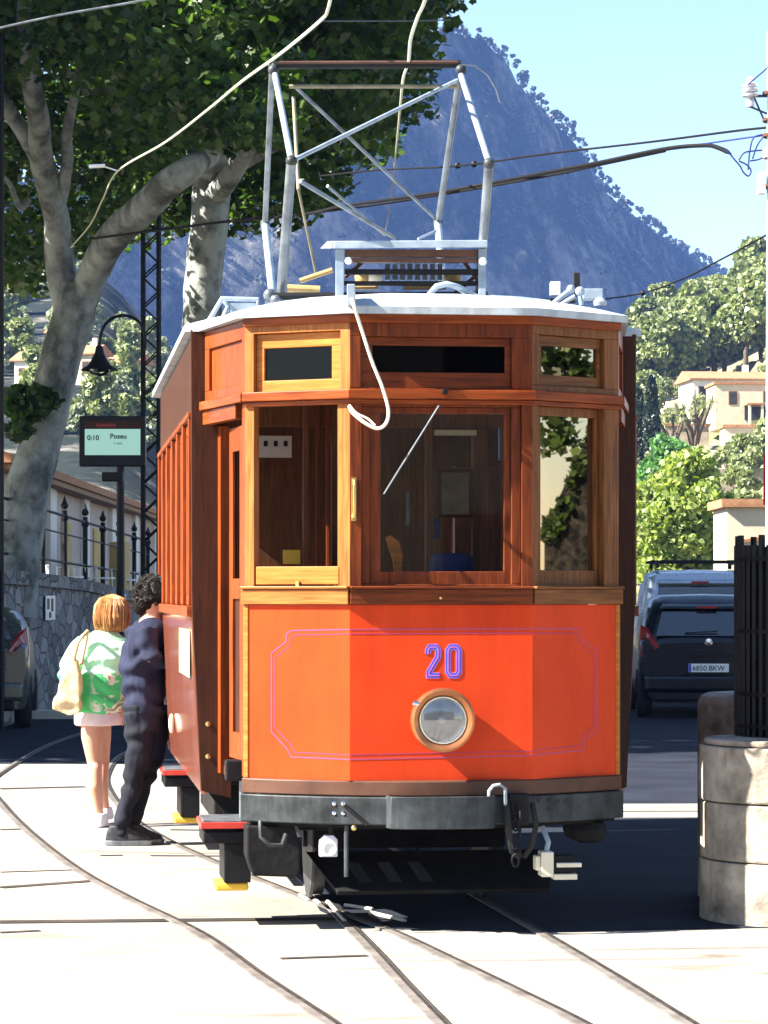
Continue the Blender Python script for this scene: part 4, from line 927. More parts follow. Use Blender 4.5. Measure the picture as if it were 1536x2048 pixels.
y1 = yucca('yucca_tree', 5.0, label='tall branching yucca in front of the white house', cat='yucca'); place(y1, 1388, 236, hill_right_z, 1.15)
y2 = copy_tree(y1); place(y2, 1345, 232, hill_right_z, .85); tag(y2, 'shorter branching yucca between the cypresses and the tall yucca', 'yucca')
bt = tree('leafy_tree', 5.4, 2.5, 'bright_leaf', 15000, .13, clumps=60, trunk_h=.12, lob=(.30, .26), label='bright yellow green tree behind the parked van', cat='tree'); place(bt, 1372, 112, hill_right_z, 1.05)
bt2 = tree('leafy_tree', 4.2, 1.9, 'bright_leaf', 7000, .13, clumps=34, trunk_h=.1, label='yellow green bush between the tram edge and the bright tree', cat='bush'); place(bt2, 1298, 118, hill_right_z, .95)
dt = tree('leafy_tree', 4.2, 2.3, 'deep_leaf', 8000, .16, clumps=36, trunk_h=.15, label='deep green rounded tree above the bright yellow green tree', cat='tree'); place(dt, 1338, 165, hill_right_z, 1.1)
dt2 = copy_tree(dt); place(dt2, 1392, 172, hill_right_z, .72); tag(dt2, 'small dark green tree right of the deep green rounded tree', 'tree')
ol = [tree('olive_tree', 3.2, 1.6, 'olive_leaf', 1500, .17, clumps=16, trunk_h=.25) for _ in range(2)]
for i in range(26):
    o = ol[i] if i < 2 else copy_tree(ol[i % 2]); D = R.uniform(140, 300); px = 1290 + R.random() * 260
    while i < 26 and 215 < D < 262 and R.random() < .7: D = R.uniform(140, 300)
    place(o, px, D, hill_right_z, R.uniform(.6, 1.15)); tag(o, 'pale olive bush growing on the dry terraces of the right hillside', 'olive bush', 'olive bushes on the right terraces')
# left hillside
MT['far_leaf'] = leafmat('pale distant foliage', (.12, .16, .10), (.36, .39, .28), .2)
lp = [tree('olive_tree', 4.6, 2.2, 'far_leaf', 1500, .26, clumps=18, trunk_h=.2) for _ in range(2)] + [tree('pine_tree', 6, 2.6, 'pine_leaf', 1700, .3, clumps=18, trunk_h=.2)]
for i in range(64):
    o = lp[i] if i < 3 else copy_tree(lp[i % 3]); place(o, -10 + R.random() * 430, 210 + 210 * R.random() ** .8, hill_left_z, R.uniform(.45, .95))
    tag(o, 'small pale tree scattered on the hillside behind the plane trees', 'tree', 'small trees on the left hillside')
# houses
MT['render'] = noisy('cream render', (.50, .43, .31), (.62, .54, .40), scale=1.5, rough=.9, bump=.1)
MT['whitewash'] = noisy('whitewash', (.62, .60, .55), (.74, .72, .67), scale=1.5, rough=.9)
MT['tile'] = noisy('terracotta tiles', (.24, .10, .05), (.42, .22, .12), scale=5, rough=.85, bump=.4)
MT['stone'] = noisy('dry stone', (.22, .18, .13), (.42, .36, .27), scale=3, rough=.9, bump=.5)
MT['window'] = noisy('dark window', (.02, .022, .025), (.05, .05, .055), scale=3, rough=.2)
MT['shutter'] = noisy('brown shutter', (.12, .05, .02), (.2, .09, .04), scale=8, rough=.6)
def house(name, px, D, zf, w_, d_, h_, wall, wins=4, roofh=.9, rz=0.0, chimney=True, porch=False, flat=False, **k):
    x = (px - CX) / F * D; root = empty(name, (x, D, zf(x, D) - .6), rz, **k)
    h_ += .6
    MB().box(-w_ / 2, w_ / 2, -d_ / 2, d_ / 2, 0, h_).build('wall', MT[wall], root)
    if flat: r_ = MB().box(-w_ / 2 - .15, w_ / 2 + .15, -d_ / 2 - .15, d_ / 2 + .15, h_ + .003, h_ + .22).build('roof', MT['tile'], root)
    else:
        b = MB(); e = .35; b.prism([(-w_ / 2 - e, -d_ / 2 - e, h_ + .003), (-w_ / 2 - e, d_ / 2 + e, h_ + .003), (-w_ / 2 - e, d_ / 2 + e, h_ + .15), (-w_ / 2 - e, 0, h_ + roofh + .15), (-w_ / 2 - e, -d_ / 2 - e, h_ + .15)], (w_ + 2 * e, 0, 0)); r_ = b.build('roof', MT['tile'], root)
    if chimney: MB().box(w_ * .25, w_ * .25 + .5, -.2, .4, h_ + .1, h_ + roofh + .8).build('chimney', MT[wall], r_)
    for i in range(wins):
        cx = -w_ / 2 + w_ * (i + .5) / wins; wz = h_ - 1.15
        f = MB().box(cx - .38, cx + .38, -d_ / 2 - .05, -d_ / 2 + .02, wz - .65, wz + .55).build('window', MT['shutter'], root)
        MB().box(cx - .28, cx + .28, -d_ / 2 - .07, -d_ / 2 - .052, wz - .55, wz + .45).build('pane', MT['window'], f)
    if porch:
        pr = MB().box(-w_ * .1, w_ * .5, -d_ / 2 - 2.2, -d_ / 2 - .02, h_ * .52, h_ * .52 + .14).build('porch_roof', MT['tile'], root)
        MB().box(-w_ * .08, w_ * .48, -d_ / 2 - .10, -d_ / 2 - .025, .8, h_ * .5).build('porch_opening', MT['window'], root)
        for i in range(4): MB().box(-w_ * .08 + i * w_ * .18, -w_ * .08 + i * w_ * .18 + .22, -d_ / 2 - 2.1, -d_ / 2 - 1.9, 0, h_ * .52).build('porch_post', MT[wall], root)
    return root
house('hillside_house', 1448, 268, hill_right_z, 7.5, 6, 3.6, 'whitewash', 4, rz=.12, label='long white house with tiled roof below the pines', cat='house')
house('hillside_house', 1490, 252, hill_right_z, 6.2, 5, 3.4, 'render', 2, flat=True, porch=True, chimney=False, rz=.05, label='cream house with dark shaded porch at the white pole', cat='house')
house('hillside_house', 1372, 240, hill_right_z, 3.6, 3, 1.6, 'stone', 0, flat=True, chimney=False, label='low brown roofed outbuilding behind the two yuccas', cat='outbuilding')
house('hillside_house', 1500, 222, hill_right_z, 4.4, 3.2, 2.2, 'render', 2, chimney=False, flat=True, label='small cream hut on the lower terrace near the pole', cat='hut')
for i, (px, D, L_, h_, wl_) in enumerate(((1350, 228, 4.5, 1.7, 'the yuccas'), (1420, 222, 5.0, 2.0, 'the cream house with the porch'), (1375, 213, 5.5, 1.6, 'the low outbuilding'), (1490, 188, 6.0, 1.5, 'the small cream hut'), (1440, 150, 6.0, 1.3, 'the lower dry terrace'))):
    x = (px - CX) / F * D; z = hill_right_z(x, D)
    o = MB().box(x - L_ / 2, x + L_ / 2, D - 2.6, D - 2.1, z - 1.6, z - 1.6 + h_ + .8).build('terrace_wall', MT['render'] if i < 3 else MT['stone'], None, .05)
    tag(o, 'pale retaining wall stepping down below ' + wl_, 'retaining wall', 'retaining walls of the terraces')
for i, (px, D, w_, wl_, lab) in enumerate(((75, 262, 3.2, 'whitewash', 'white house on the left hillside seen left of the big trunk'), (170, 270, 3.6, 'render', 'cream house on the hillside above the street lamp shade'), (250, 282, 4.2, 'stone', 'stone house on the hillside under the lamp arch'), (135, 300, 3.0, 'whitewash', 'small white house higher up between trunk and lamp'))):
    house('hillside_house', px, D, hill_left_z, w_, 3, 2.6, wl_, 2, rz=-.4, label=lab, cat='house')
# small cream building with tiled roof behind the black fence
r_ = house('gatehouse', 1515, 75, lambda x, y: 0, 2.0, 3.0, 3.3, 'render', 0, flat=True, chimney=False, label='cream wall with tiled top behind the black fence', cat='small building')
r_.location.z = 0; MB().prism([(-.7, -1.56, 2.95), (.9, -1.56, 3.2), (.9, -1.56, 3.3), (-.7, -1.56, 3.03)], (0, .05, 0)).build('tile_course', MT['tile'], r_)
aw = MB(); a0 = P(1527, 1010, 38); a1 = P(1560, 905, 38)
for k in range(6):
    xa = a0.x + (a1.x - a0.x) * k / 6; xb = a0.x + (a1.x - a0.x) * (k + 1) / 6
    aw.hexa([(xa, 38, a0.z), (xb, 38 - .03 * (k % 2), a0.z), (xb, 38.02 - .03 * (k % 2), a0.z), (xa, 38.02, a0.z), (xa, 38, a1.z), (xb, 38 - .03 * (k % 2), a1.z), (xb, 38.02 - .03 * (k % 2), a1.z), (xa, 38.02, a1.z)])
aw.bm.normal_update(); o = aw.build('flag', noisy('crimson cloth', (.45, .02, .04), (.6, .05, .08), scale=5, rough=.8)); tag(o, 'crimson hanging flag at the right edge below the white pole', 'flag')

# ------------------------------------------------------------------ plane trees
def limb(mb, pts, rad, n=12):
    P_ = spline(pts, 8); m = len(P_); rs = [np.interp(i / (m - 1) * (len(rad) - 1), range(len(rad)), rad) for i in range(m)]
    P_ = [p + Vector((fbm(p.x, p.y, p.z, 2, 1.1), fbm(p.y, p.z, p.x, 2, 1.1), 0)) * .07 for p in P_]
    mb.tube(P_, rs, n)
t1 = empty('plane_tree', (P(30, 1180, 37).x, 37, 1.2)); tag(t1, 'nearest plane tree with pale forked trunk rising behind the stone wall', 'plane tree', 'plane trees beside the street')
def relp(o, pts): return [P(*p) - o.location for p in pts]
lm = MB()
limb(lm, relp(t1, [(22, 1230, 37), (30, 1130, 37), (52, 1000, 37), (85, 860, 37), (118, 740, 37), (142, 640, 37), (155, 570, 37)]), [.36, .33, .30, .27, .27, .28, .27])
limb(lm, relp(t1, [(140, 640, 37), (122, 540, 37), (110, 440, 36.6), (88, 340, 36), (72, 240, 35), (60, 100, 34), (40, -100, 33)]), [.22, .20, .17, .16, .14, .11, .06])
limb(lm, relp(t1, [(150, 640, 37), (180, 560, 36.8), (235, 470, 36), (300, 405, 35), (370, 345, 34), (430, 300, 35), (470, 255, 36), (500, 200, 37)]), [.20, .20, .21, .20, .17, .12, .07, .03])
limb(lm, relp(t1, [(110, 430, 36.6), (135, 330, 36), (140, 250, 35.5), (160, 120, 35)]), [.09, .08, .07, .04])
limb(lm, relp(t1, [(88, 340, 36), (20, 230, 35), (-80, 80, 33), (-300, -200, 31)]), [.1, .1, .09, .05])
limb(lm, relp(t1, [(55, 400, 36.3), (40, 415, 36.2), (20, 370, 36), (-10, 340, 36)]), [.05, .04, .035, .02])
lm.build('trunk', MT['bark'], t1, smooth=True)
t2 = empty('plane_tree', (P(405, 1180, 46).x, 46, 0)); tag(t2, 'second plane tree with thick trunk directly behind the tram roof', 'plane tree', 'plane trees beside the street')
lm = MB()
limb(lm, relp(t2, [(392, 1385, 46), (398, 1000, 46), (403, 700, 46), (408, 560, 46), (420, 430, 46), (425, 360, 46), (415, 280, 45)]), [.42, .36, .33, .31, .31, .33, .25])
limb(lm, relp(t2, [(425, 400, 46), (470, 340, 45), (520, 250, 44), (600, 120, 43), (680, -50, 42)]), [.20, .17, .13, .09, .05])
limb(lm, relp(t2, [(425, 380, 46), (390, 300, 45.5), (370, 180, 45), (330, 20, 44)]), [.2, .17, .13, .07])
limb(lm, relp(t2, [(480, 330, 45), (600, 260, 44), (720, 190, 43.5), (820, 90, 43)]), [.12, .09, .06, .03])
lm.build('trunk', MT['bark'], t2, smooth=True)
def inpoly(x, y, poly):
    c = False; j = len(poly) - 1
    for i in range(len(poly)):
        xi, yi = poly[i]; xj, yj = poly[j]
        if (yi > y) != (yj > y) and x < (xj - xi) * (y - yi) / (yj - yi) + xi: c = not c
        j = i
    return c
C1P = [(-700, -900), (-700, 330), (-100, 500), (0, 560), (70, 545), (130, 525), (190, 480), (240, 500), (290, 440), (300, 330), (380, 250), (420, 120), (520, -100), (560, -900)]
C2P = [(180, -900), (180, 330), (250, 420), (330, 440), (470, 440), (560, 430), (640, 390), (720, 335), (765, 255), (780, 205), (805, 150), (812, 80), (840, 20), (920, -30), (980, -120), (1010, -900)]
def crown(poly, D0, D1, n, step_y, obj, leaf, per, rad, split=None):
    xs = [p[0] for p in poly]; ys = [p[1] for p in poly]; cc = []; tries = 0
    while len(cc) < n:
        x = R.uniform(min(xs), max(xs)); y = R.uniform(min(ys), max(ys))
        pass
        if inpoly(x, y, poly):
            p = P(x, y, R.uniform(D0, D1) if y < split[0] else R.uniform(split[1], split[2])); cc.append(blob(per, p - obj.location, (rad * R.uniform(.7, 1.25), rad, rad * R.uniform(.45, .8))))
    return leaf_cloud('crown', np.concatenate(cc), leaf, MT['plane_leaf'], 'maple', parent=obj, flat=.35)
crown(C1P, 33, 42, 680, 0, t1, .078, 150, .72, (190, 37.9, 46))
arr = np.concatenate([blob(130, P(R.uniform(400, 560), R.uniform(140, 270), R.uniform(32.5, 35)) - t1.location, (.5, .5, .35)) for _ in range(26)]); leaf_cloud('crown', arr, .078, MT['plane_leaf'], 'maple', parent=t1, flat=.35)
crown(C2P, 39, 50, 700, 0, t2, .095, 140, .85, (235, 47.2, 54))
# sprout tufts on the trunk and the mast
tu = blob(420, P(52, 805, 36.4) - t1.location, (.36, .3, .26)); tu2 = blob(150, P(95, 800, 36.4) - t1.location, (.18, .2, .16))
leaf_cloud('trunk_shoots', np.concatenate([tu, tu2, blob(90, P(40, 860, 36.4) - t1.location, (.2, .2, .14))]), .07, MT['plane_leaf'], 'maple', parent=t1)
# trees further left whose shade falls across the street (their crowns stay above the frame)
def shade_tree(x, y, h0, rx, ry, rz_, n, label, leaf=.22, zt=None):
    o = empty('plane_tree', (x, y, 0)); tag(o, label, 'plane tree', 'plane trees beside the street')
    lm = MB(); limb(lm, [(0, 0, 0), (.1, 0, h0 * .5), (0, .1, h0), (.2, 0, h0 + rz_)], [.4, .34, .3, .12])
    for k in range(5):
        a = k * 1.3; limb(lm, [(0, 0, h0 * .9), (math.cos(a) * rx * .4, math.sin(a) * ry * .4, h0 + rz_ * .6), (math.cos(a) * rx * .8, math.sin(a) * ry * .8, h0 + rz_)], [.18, .13, .05])
    lm.build('trunk', MT['bark'], o, smooth=True)
    cc = []
    for k in range(n):
        a = R.uniform(0, 6.283); q = math.sqrt(R.random()); cc.append(blob(60, (math.cos(a) * rx * q, math.sin(a) * ry * q, h0 + R.uniform(.1, 2) * rz_), (1.0, 1.0, .7)))
    leaf_cloud('crown', np.concatenate(cc), leaf, MT['plane_leaf'], 'maple', parent=o, flat=.3); return o
shade_tree(-11.5, 31.5, 5.2, 5.6, 6.5, 3.4, 300, 'broad plane tree standing left of the view whose shade crosses the street')
shade_tree(-15.0, 47, 4.8, 5.0, 6.5, 2.6, 150, 'further plane tree left of the view behind the terrace fence')

# ------------------------------------------------------------------ terrace on the left: wall, fence, furniture, building
MT['stonewall'] = noisy('dark rubble wall', (.035, .038, .042), (.13, .13, .135), scale=3.2, rough=.9, bump=.9, detail=3, p=(.35, .62))
def stonewall_mat():
    m, t, b = new_mat('rubble stone wall'); tc = N(t, 'ShaderNodeTexCoord')
    mp = N(t, 'ShaderNodeMapping'); mp.inputs['Scale'].default_value = (1, .55, 1.5); t.links.new(tc.outputs['Object'], mp.inputs[0])
    v = N(t, 'ShaderNodeTexVoronoi'); v.inputs['Scale'].default_value = 3.2; v.feature = 'F1'; v2 = N(t, 'ShaderNodeTexVoronoi'); v2.inputs['Scale'].default_value = 3.2; v2.feature = 'DISTANCE_TO_EDGE'
    nz = N(t, 'ShaderNodeTexNoise'); nz.inputs['Scale'].default_value = 5; mx0 = N(t, 'ShaderNodeMix', data_type='RGBA'); mx0.inputs[0].default_value = .12
    t.links.new(mp.outputs[0], nz.inputs[0]); t.links.new(mp.outputs[0], mx0.inputs[6]); t.links.new(nz.outputs[1], mx0.inputs[7])
    for q in (v, v2): t.links.new(mx0.outputs[2], q.inputs[0])
    r1 = ramp(t, v.outputs['Color'], [(.2, (.10, .10, .10)), (.8, (.26, .25, .24))]); r2 = ramp(t, v2.outputs['Distance'], [(.0, (.25, .25, .25)), (.06, (1, 1, 1))])
    mx = N(t, 'ShaderNodeMix', data_type='RGBA', blend_type='MULTIPLY'); mx.inputs[0].default_value = 1; t.links.new(r1.outputs[0], mx.inputs[6]); t.links.new(r2.outputs[0], mx.inputs[7]); t.links.new(mx.outputs[2], b.inputs['Base Color'])
    b.inputs['Roughness'].default_value = .9; bp = N(t, 'ShaderNodeBump'); bp.inputs['Strength'].default_value = .8; bp.inputs['Distance'].default_value = .04; t.links.new(r2.outputs[0], bp.inputs['Height']); t.links.new(bp.outputs[0], b.inputs['Normal'])
    return m
MT['rubble'] = stonewall_mat()
XW = -4.72
def wtop(y): return float(np.interp(y, [28, 38, 43, 48, 54, 70], [1.95, 1.90, 1.86, 1.76, 1.62, 1.3]))
sw = empty('stone_wall', (XW, 28, 0)); tag(sw, 'dark rubble retaining wall with a coping behind the two people', 'wall')
b = MB(); cp_ = MB(); ys = [28, 34, 38, 41, 44, 47, 50, 54, 60, 66]
for a, c in zip(ys, ys[1:]):
    b.hexa([(-.45, a - 28, -.1), (0, a - 28, -.1), (0, c - 28, -.1), (-.45, c - 28, -.1), (-.45, a - 28, wtop(a) - .18), (0, a - 28, wtop(a) - .18), (0, c - 28, wtop(c) - .18), (-.45, c - 28, wtop(c) - .18)])
    cp_.hexa([(-.5, a - 28, wtop(a) - .178), (.06, a - 28, wtop(a) - .178), (.06, c - 28, wtop(c) - .178), (-.5, c - 28, wtop(c) - .178), (-.5, a - 28, wtop(a)), (.06, a - 28, wtop(a)), (.06, c - 28, wtop(c)), (-.5, c - 28, wtop(c))])
b.build('wall_face', MT['rubble'], sw); cp_.build('coping', MT['rubble'], sw)
o = MB().box(-40, XW - .45, 28, 110, -.3, 1.15).build('terrace_floor', MT['pale_stone']); tag(o, kind='structure')
sp = P(100, 1215, 40.2)
sg = MB(); yy = F * .99 * 4.72 / 668; 
sg = empty('wall_sign', (XW + .03, 39.3, 1.42)); tag(sg, 'small white plate with dark marks on the rubble wall', 'sign')
MB().box(0, .012, -.55, .55, -.17, .17).build('plate', MT['white'], sg)
for (y0_, z0_, z1_) in ((-.4, -.02, .13), (.05, -.05, .13), (-.2, -.14, -.06)): MB().box(.0125, .016, y0_, y0_ + .25, z0_, z1_).build('plate_marks', MT['black'], sg)
fe = empty('iron_fence', (XW - .22, 36, 1.8)); tag(fe, 'black iron fence with finial posts on top of the rubble wall', 'fence')
FT = lambda y: float(np.interp(y, [30, 40.6, 51.7, 60], [2.92, 2.87, 2.80, 2.75])) - 1.8
ys = [35.2, 37.8, 40.5, 43.3, 46.3, 49.2, 52.2, 55.4, 58.6]
for y in ys:
    y_ = y - 36; zb = wtop(y) - 1.85
    MB().tube([(0, y_, zb), (0, y_, FT(y) + .06)], .042, 10).sphere((0, y_, FT(y) + .13), .06, 10, 8).lathe((0, y_, FT(y) + .17), (0, 0, 1), [(0, .04), (.12, .0)], 8).sphere((0, y_, FT(y) - .06), .065, 10, 8).build('post', MT['black'], fe, smooth=True)
for (f_, r_) in ((0.0, .022), (-.28, .014), (-.72, .022)):
    MB().tube([(0, y - 36, FT(y) - .03 + f_) for y in ys], r_, 6).build('rail', MT['black'], fe)
MT['chair_white'] = MT['white']
def cafe_chair(x, y, rz, label):
    c = empty('cafe_chair', (x, y, 1.15), rz); tag(c, label, 'chair', 'white chairs on the terrace')
    MB().box(-.2, .2, -.2, .2, .43, .46).build('seat', MT['white'], c, .01)
    for sx in (-1, 1):
        for sy in (-1, 1): MB().tube([(sx * .18, sy * .18, .43), (sx * .2, sy * .21, 0)], .014, 6).build('leg', MT['white'], c)
    b = MB().tube([(-.19, .2, .45), (-.19, .24, .9), (.19, .24, .9), (.19, .2, .45)], .015, 6)
    for k in (-.09, 0, .09): b.tube([(k, .2, .45), (k, .24, .9)], .008, 6)
    b.build('backrest', MT['white'], c); return c
def cafe_table(x, y, label):
    c = empty('cafe_table', (x, y, 1.15)); tag(c, label, 'table', 'tables on the terrace')
    MB().lathe((0, 0, .72), (0, 0, 1), [(0, 0), (0, .36), (.03, .36), (.03, 0)], 20).build('table_top', MT['white'], c); MB().tube([(0, 0, .72), (0, 0, .03)], .03, 8).build('leg', MT['white'], c); MB().lathe((0, 0, 0), (0, 0, 1), [(0, .24), (.03, .1), (.05, .03)], 14).build('base', MT['white'], c)
places = ['beside the big trunk', 'left of the second fence post', 'between the first two fence posts', 'right of the third fence post', 'left of the display post', 'near the yellow column', 'deepest on the terrace']
for i, (px, D, rz) in enumerate(((85, 42, .5), (108, 43.5, 2.2), (140, 45, .2), (172, 46.5, 3.2), (205, 48, 1.2), (222, 50, 2.6), (268, 55, .4))):
    cafe_chair((px - CX) / F * D - .0, D, rz, 'white cafe chair behind the fence, ' + places[i])
for i, (px, D) in enumerate(((122, 44.5), (188, 47.5), (240, 53))): cafe_table((px - CX) / F * D, D, 'round white cafe table behind the fence, ' + ('near the big trunk', 'in the middle of the terrace', 'near the yellow column')[i])
MT['ochre'] = noisy('ochre render', (.42, .30, .12), (.55, .40, .18), scale=2, rough=.9)
MT['pinkwall'] = noisy('dusty pink render', (.40, .32, .29), (.52, .43, .39), scale=.8, rough=.9)
bl = empty('terrace_building', (-6.35, 45, 1.15)); tag(bl, 'long dusty pink building with tiled eaves behind the terrace fence', 'building')
MB().box(-9, 0, 0, 42, -.3, 2.55).build('wall', MT['pinkwall'], bl)
MB().prism([(.42, -.5, 2.56), (-9.2, -.5, 2.56), (-9.2, -.5, 3.0), (-4.5, -.5, 4.2), (.42, -.5, 2.70)], (0, 43, 0)).build('roof', MT['tile'], bl)
for k in range(7): MB().box(.003, .10, 1.5 + k * 6, 2.5 + k * 6, -.3, 2.548).build('pilaster', MT['whitewash'], bl)
for k in range(36): pass
MB().box(.0, .36, -.3, 42, 2.46, 2.552).build('eaves', MT['shutter'], bl)
for k in range(6): MB().box(.002, .04, 4 + k * 6, 5.6 + k * 6, .0, 1.9).build('door', MT['ochre'], bl)
oc = MB().box(-5.15, -4.85, 52.5, 53.5, 1.15, 2.6).build('ochre_pillar', MT['ochre'], None, .02); tag(oc, 'ochre yellow pillar behind the fence between display post and lattice mast', 'pillar')

# ------------------------------------------------------------------ street furniture
lx, ly = P(302, 1190, 36).x, 36.0
mast = empty('lattice_mast', (lx, ly, 0)); tag(mast, 'dark steel lattice mast carrying the overhead line beside the tram', 'mast')
topz = P(0, 440, 36).z + .4
for sx in (-1, 1):
    for sy in (-1, 1): MB().box(sx * .10 - .022, sx * .10 + .022, sy * .10 - .022, sy * .10 + .022, 0, topz).build('upright', MT['steel2'] if 'steel2' in MT else MT['grime'], mast)
lc = MB(); nk = 34
for k in range(nk):
    z0_, z1_ = .2 + (topz - .4) * k / nk, .2 + (topz - .4) * (k + 1) / nk; s = 1 if k % 2 else -1
    for sy in (-1, 1): lc.tube([(-.1 * s, sy * .11, z0_), (.1 * s, sy * .11, z1_)], .011, 5)
    for sx in (-1, 1): lc.tube([(sx * .11, -.1 * s, z0_), (sx * .11, .1 * s, z1_)], .011, 5)
lc.build('lattice', MT['grime'], mast)
# gooseneck lamp on the mast
lamp = empty('street_lamp', (lx, ly - .14, 0)); tag(lamp, 'black gooseneck street lamp with bell shade fixed to the lattice mast', 'street lamp')
gpz = [(292, 700), (291, 672), (283, 650), (268, 638), (248, 633), (228, 638), (212, 652), (204, 672), (200, 700)]
MB().tube(spline([Vector((P(x, 0, 36).x - lx, 0, P(0, y, 36).z)) for x, y in gpz], 5), .020, 8).build('arm', MT['black'], lamp, smooth=True)
sz = P(0, 700, 36).z; sx_ = P(201, 0, 36).x - lx
MB().lathe((sx_, 0, sz + .05), (0, 0, -1), [(0, .02), (.02, .045), (.10, .06), (.18, .10), (.26, .15), (.31, .235), (.325, .24), (.30, .14), (.2, .08)], 28).build('shade', MT['black'], lamp, smooth=True)
MB().lathe((sx_, 0, sz - .245), (0, 0, -1), [(0, .14), (.04, .135), (.09, .09), (.11, 0)], 20).build('bulb_cover', MT['lens'], lamp, smooth=True)
# display board
dx, dy = P(241, 0, 34.5).x, 34.5
ds = empty('departure_display', (dx, dy, 0)); tag(ds, 'black framed electronic departure display on a post with pale green screen', 'display board')
MB().tube([(0, 0, 0), (0, 0, P(0, 930, dy).z)], .048, 12).build('post', MT['black'], ds)
bx0, bx1 = P(160, 0, dy).x - dx, P(292, 0, dy).x - dx; bz0, bz1 = P(0, 933, dy).z, P(0, 833, dy).z
MB().box(bx0, bx1, -.10, .08, bz0, bz1).build('cabinet', MT['black'], ds, .012)
MB().box(-.22, .04, -.12, .06, P(0, 963, dy).z, P(0, 945, dy).z).build('bracket', MT['black'], ds, .01)
m_, t_, b_ = new_mat('lit display'); b_.inputs['Base Color'].default_value = (.25, .42, .36, 1); b_.inputs['Emission Color'].default_value = (.42, .74, .62, 1); b_.inputs['Emission Strength'].default_value = .09
MB().box(bx0 + .07, bx1 - .06, -.106, -.101, P(0, 911, dy).z, P(0, 859, dy).z).build('screen', m_, ds)
MB().box(bx0 + .07, bx1 - .06, -.105, -.101, P(0, 857, dy).z, P(0, 843, dy).z).build('header_strip', MT['dark_wood'], ds)
def text(body, size, loc, mat, parent, name='lettering', rot=(math.pi / 2, 0, 0), ext=.001, bold=0.0):
    cu = bpy.data.curves.new('t', 'FONT'); cu.body = body; cu.size = size; cu.extrude = ext; cu.offset = bold; cu.align_x = 'LEFT'
    to = bpy.data.objects.new('t', cu); COL.objects.link(to); bpy.context.view_layer.update()
    me = bpy.data.meshes.new_from_object(to.evaluated_get(bpy.context.evaluated_depsgraph_get())); bpy.data.objects.remove(to)
    o = link_mesh(name, me, mat, parent); o.location = loc; o.rotation_euler = rot; return o
text('0:10', .085, (bx0 + .10, -.108, P(0, 881, dy).z), MT['black'], ds, bold=.002)
text('Poseu', .085, (bx0 + .38, -.108, P(0, 878, dy).z), MT['black'], ds, bold=.002); text('1 min', .05, (bx0 + .42, -.108, P(0, 890, dy).z), MT['black'], ds)
text('TRANVIA', .06, (bx0 + .2, -.108, P(0, 855, dy).z), MT['red_edge'], ds)
# thin black pole on the far left edge
o = MB().tube([(P(3, 0, 33).x, 33, 0), (P(3, 0, 33).x, 33, 8.2)], .03, 10).build('thin_pole', MT['black']); tag(o, 'thin black pole along the very left edge of the view', 'pole')
# convex mirror seen from the back
mr_ = empty('traffic_mirror', (P(37, 0, 37.2).x, 37.2, 0)); tag(mr_, 'dark round disc of a traffic mirror seen from behind against the wall', 'traffic mirror')
mz = P(0, 1206, 37.2).z
MB().lathe((0, 0, mz), (0, -1, 0), [(0, .165), (.02, .165), (.05, .13), (.07, .07), (.075, 0)], 24).build('back_shell', MT['black'], mr_, smooth=True); MB().tube([(0, .03, 0), (0, .03, mz - .1)], .03, 10).build('post', MT['pole'], mr_)
# white pole with insulators on the right edge
wx, wy = P(1558, 0, 19).x, 19.0
wp_ = empty('utility_pole', (wx, wy, 0)); tag(wp_, 'white utility pole with insulators and cable loops on the right edge', 'utility pole')
MB().tube([(0, 0, .0), (0, 0, P(0, 60, wy).z)], [.098, .080], 16).build('shaft', MT['whitewash'], wp_, smooth=True)
def wl_(px, py, D=19.0): return P(px, py, D) - wp_.location
ins = MB().lathe(wl_(1500, 196), (0, 0, 1), [(-.06, .0), (-.06, .03), (-.02, .03), (0, .018), (.01, .055), (.022, .06), (.035, .02), (.045, .056), (.057, .06), (.07, .02), (.08, .05), (.092, .054), (.105, .02), (.13, .028), (.15, .0)], 18).build('insulator', noisy('brown white porcelain', (.30, .30, .38), (.75, .75, .78), scale=30, rough=.2), wp_, smooth=True)
MB().tube([wl_(1500, 192), wl_(1545, 192)], .010, 8).tube([wl_(1508, 194), wl_(1530, 245)], .007, 6).tube([wl_(1497, 212), wl_(1545, 232)], .007, 6).build('bracket', MT['steel'], wp_)
for (y0_, y1_) in ((184, 190), (238, 243), (268, 274), (300, 316), (370, 375)):
    MB().lathe((0, 0, P(0, y1_, wy).z), (0, 0, 1), [(0, .10), (0, .112), ((y1_ - y0_) / F * wy, .112), ((y1_ - y0_) / F * wy, .09)], 18).build('clamp_band', MT['brown'] if y1_ != 316 else noisy('salmon clamp', (.5, .36, .34), (.6, .45, .42), scale=9), wp_)
MB().box(wl_(1516, 388).x, wl_(1530, 388).x, -.05, .05, P(0, 388, wy).z, P(0, 346, wy).z).build('fuse_box', MT['white'], wp_, .005)
for L_ in ([(1452, 298), (1468, 318), (1480, 332), (1487, 345), (1497, 352), (1502, 342), (1494, 330), (1478, 322)], [(1496, 340), (1500, 300), (1508, 275), (1530, 268)], [(1478, 320), (1488, 306), (1505, 302), (1530, 300)], [(1505, 318), (1515, 290), (1530, 270)], [(1500, 322), (1520, 318), (1534, 308)]):
    MB().tube(spline([wl_(x, y) for x, y in L_], 5), .006, 6).build('cable_loop', MT['navy'], wp_, smooth=True)
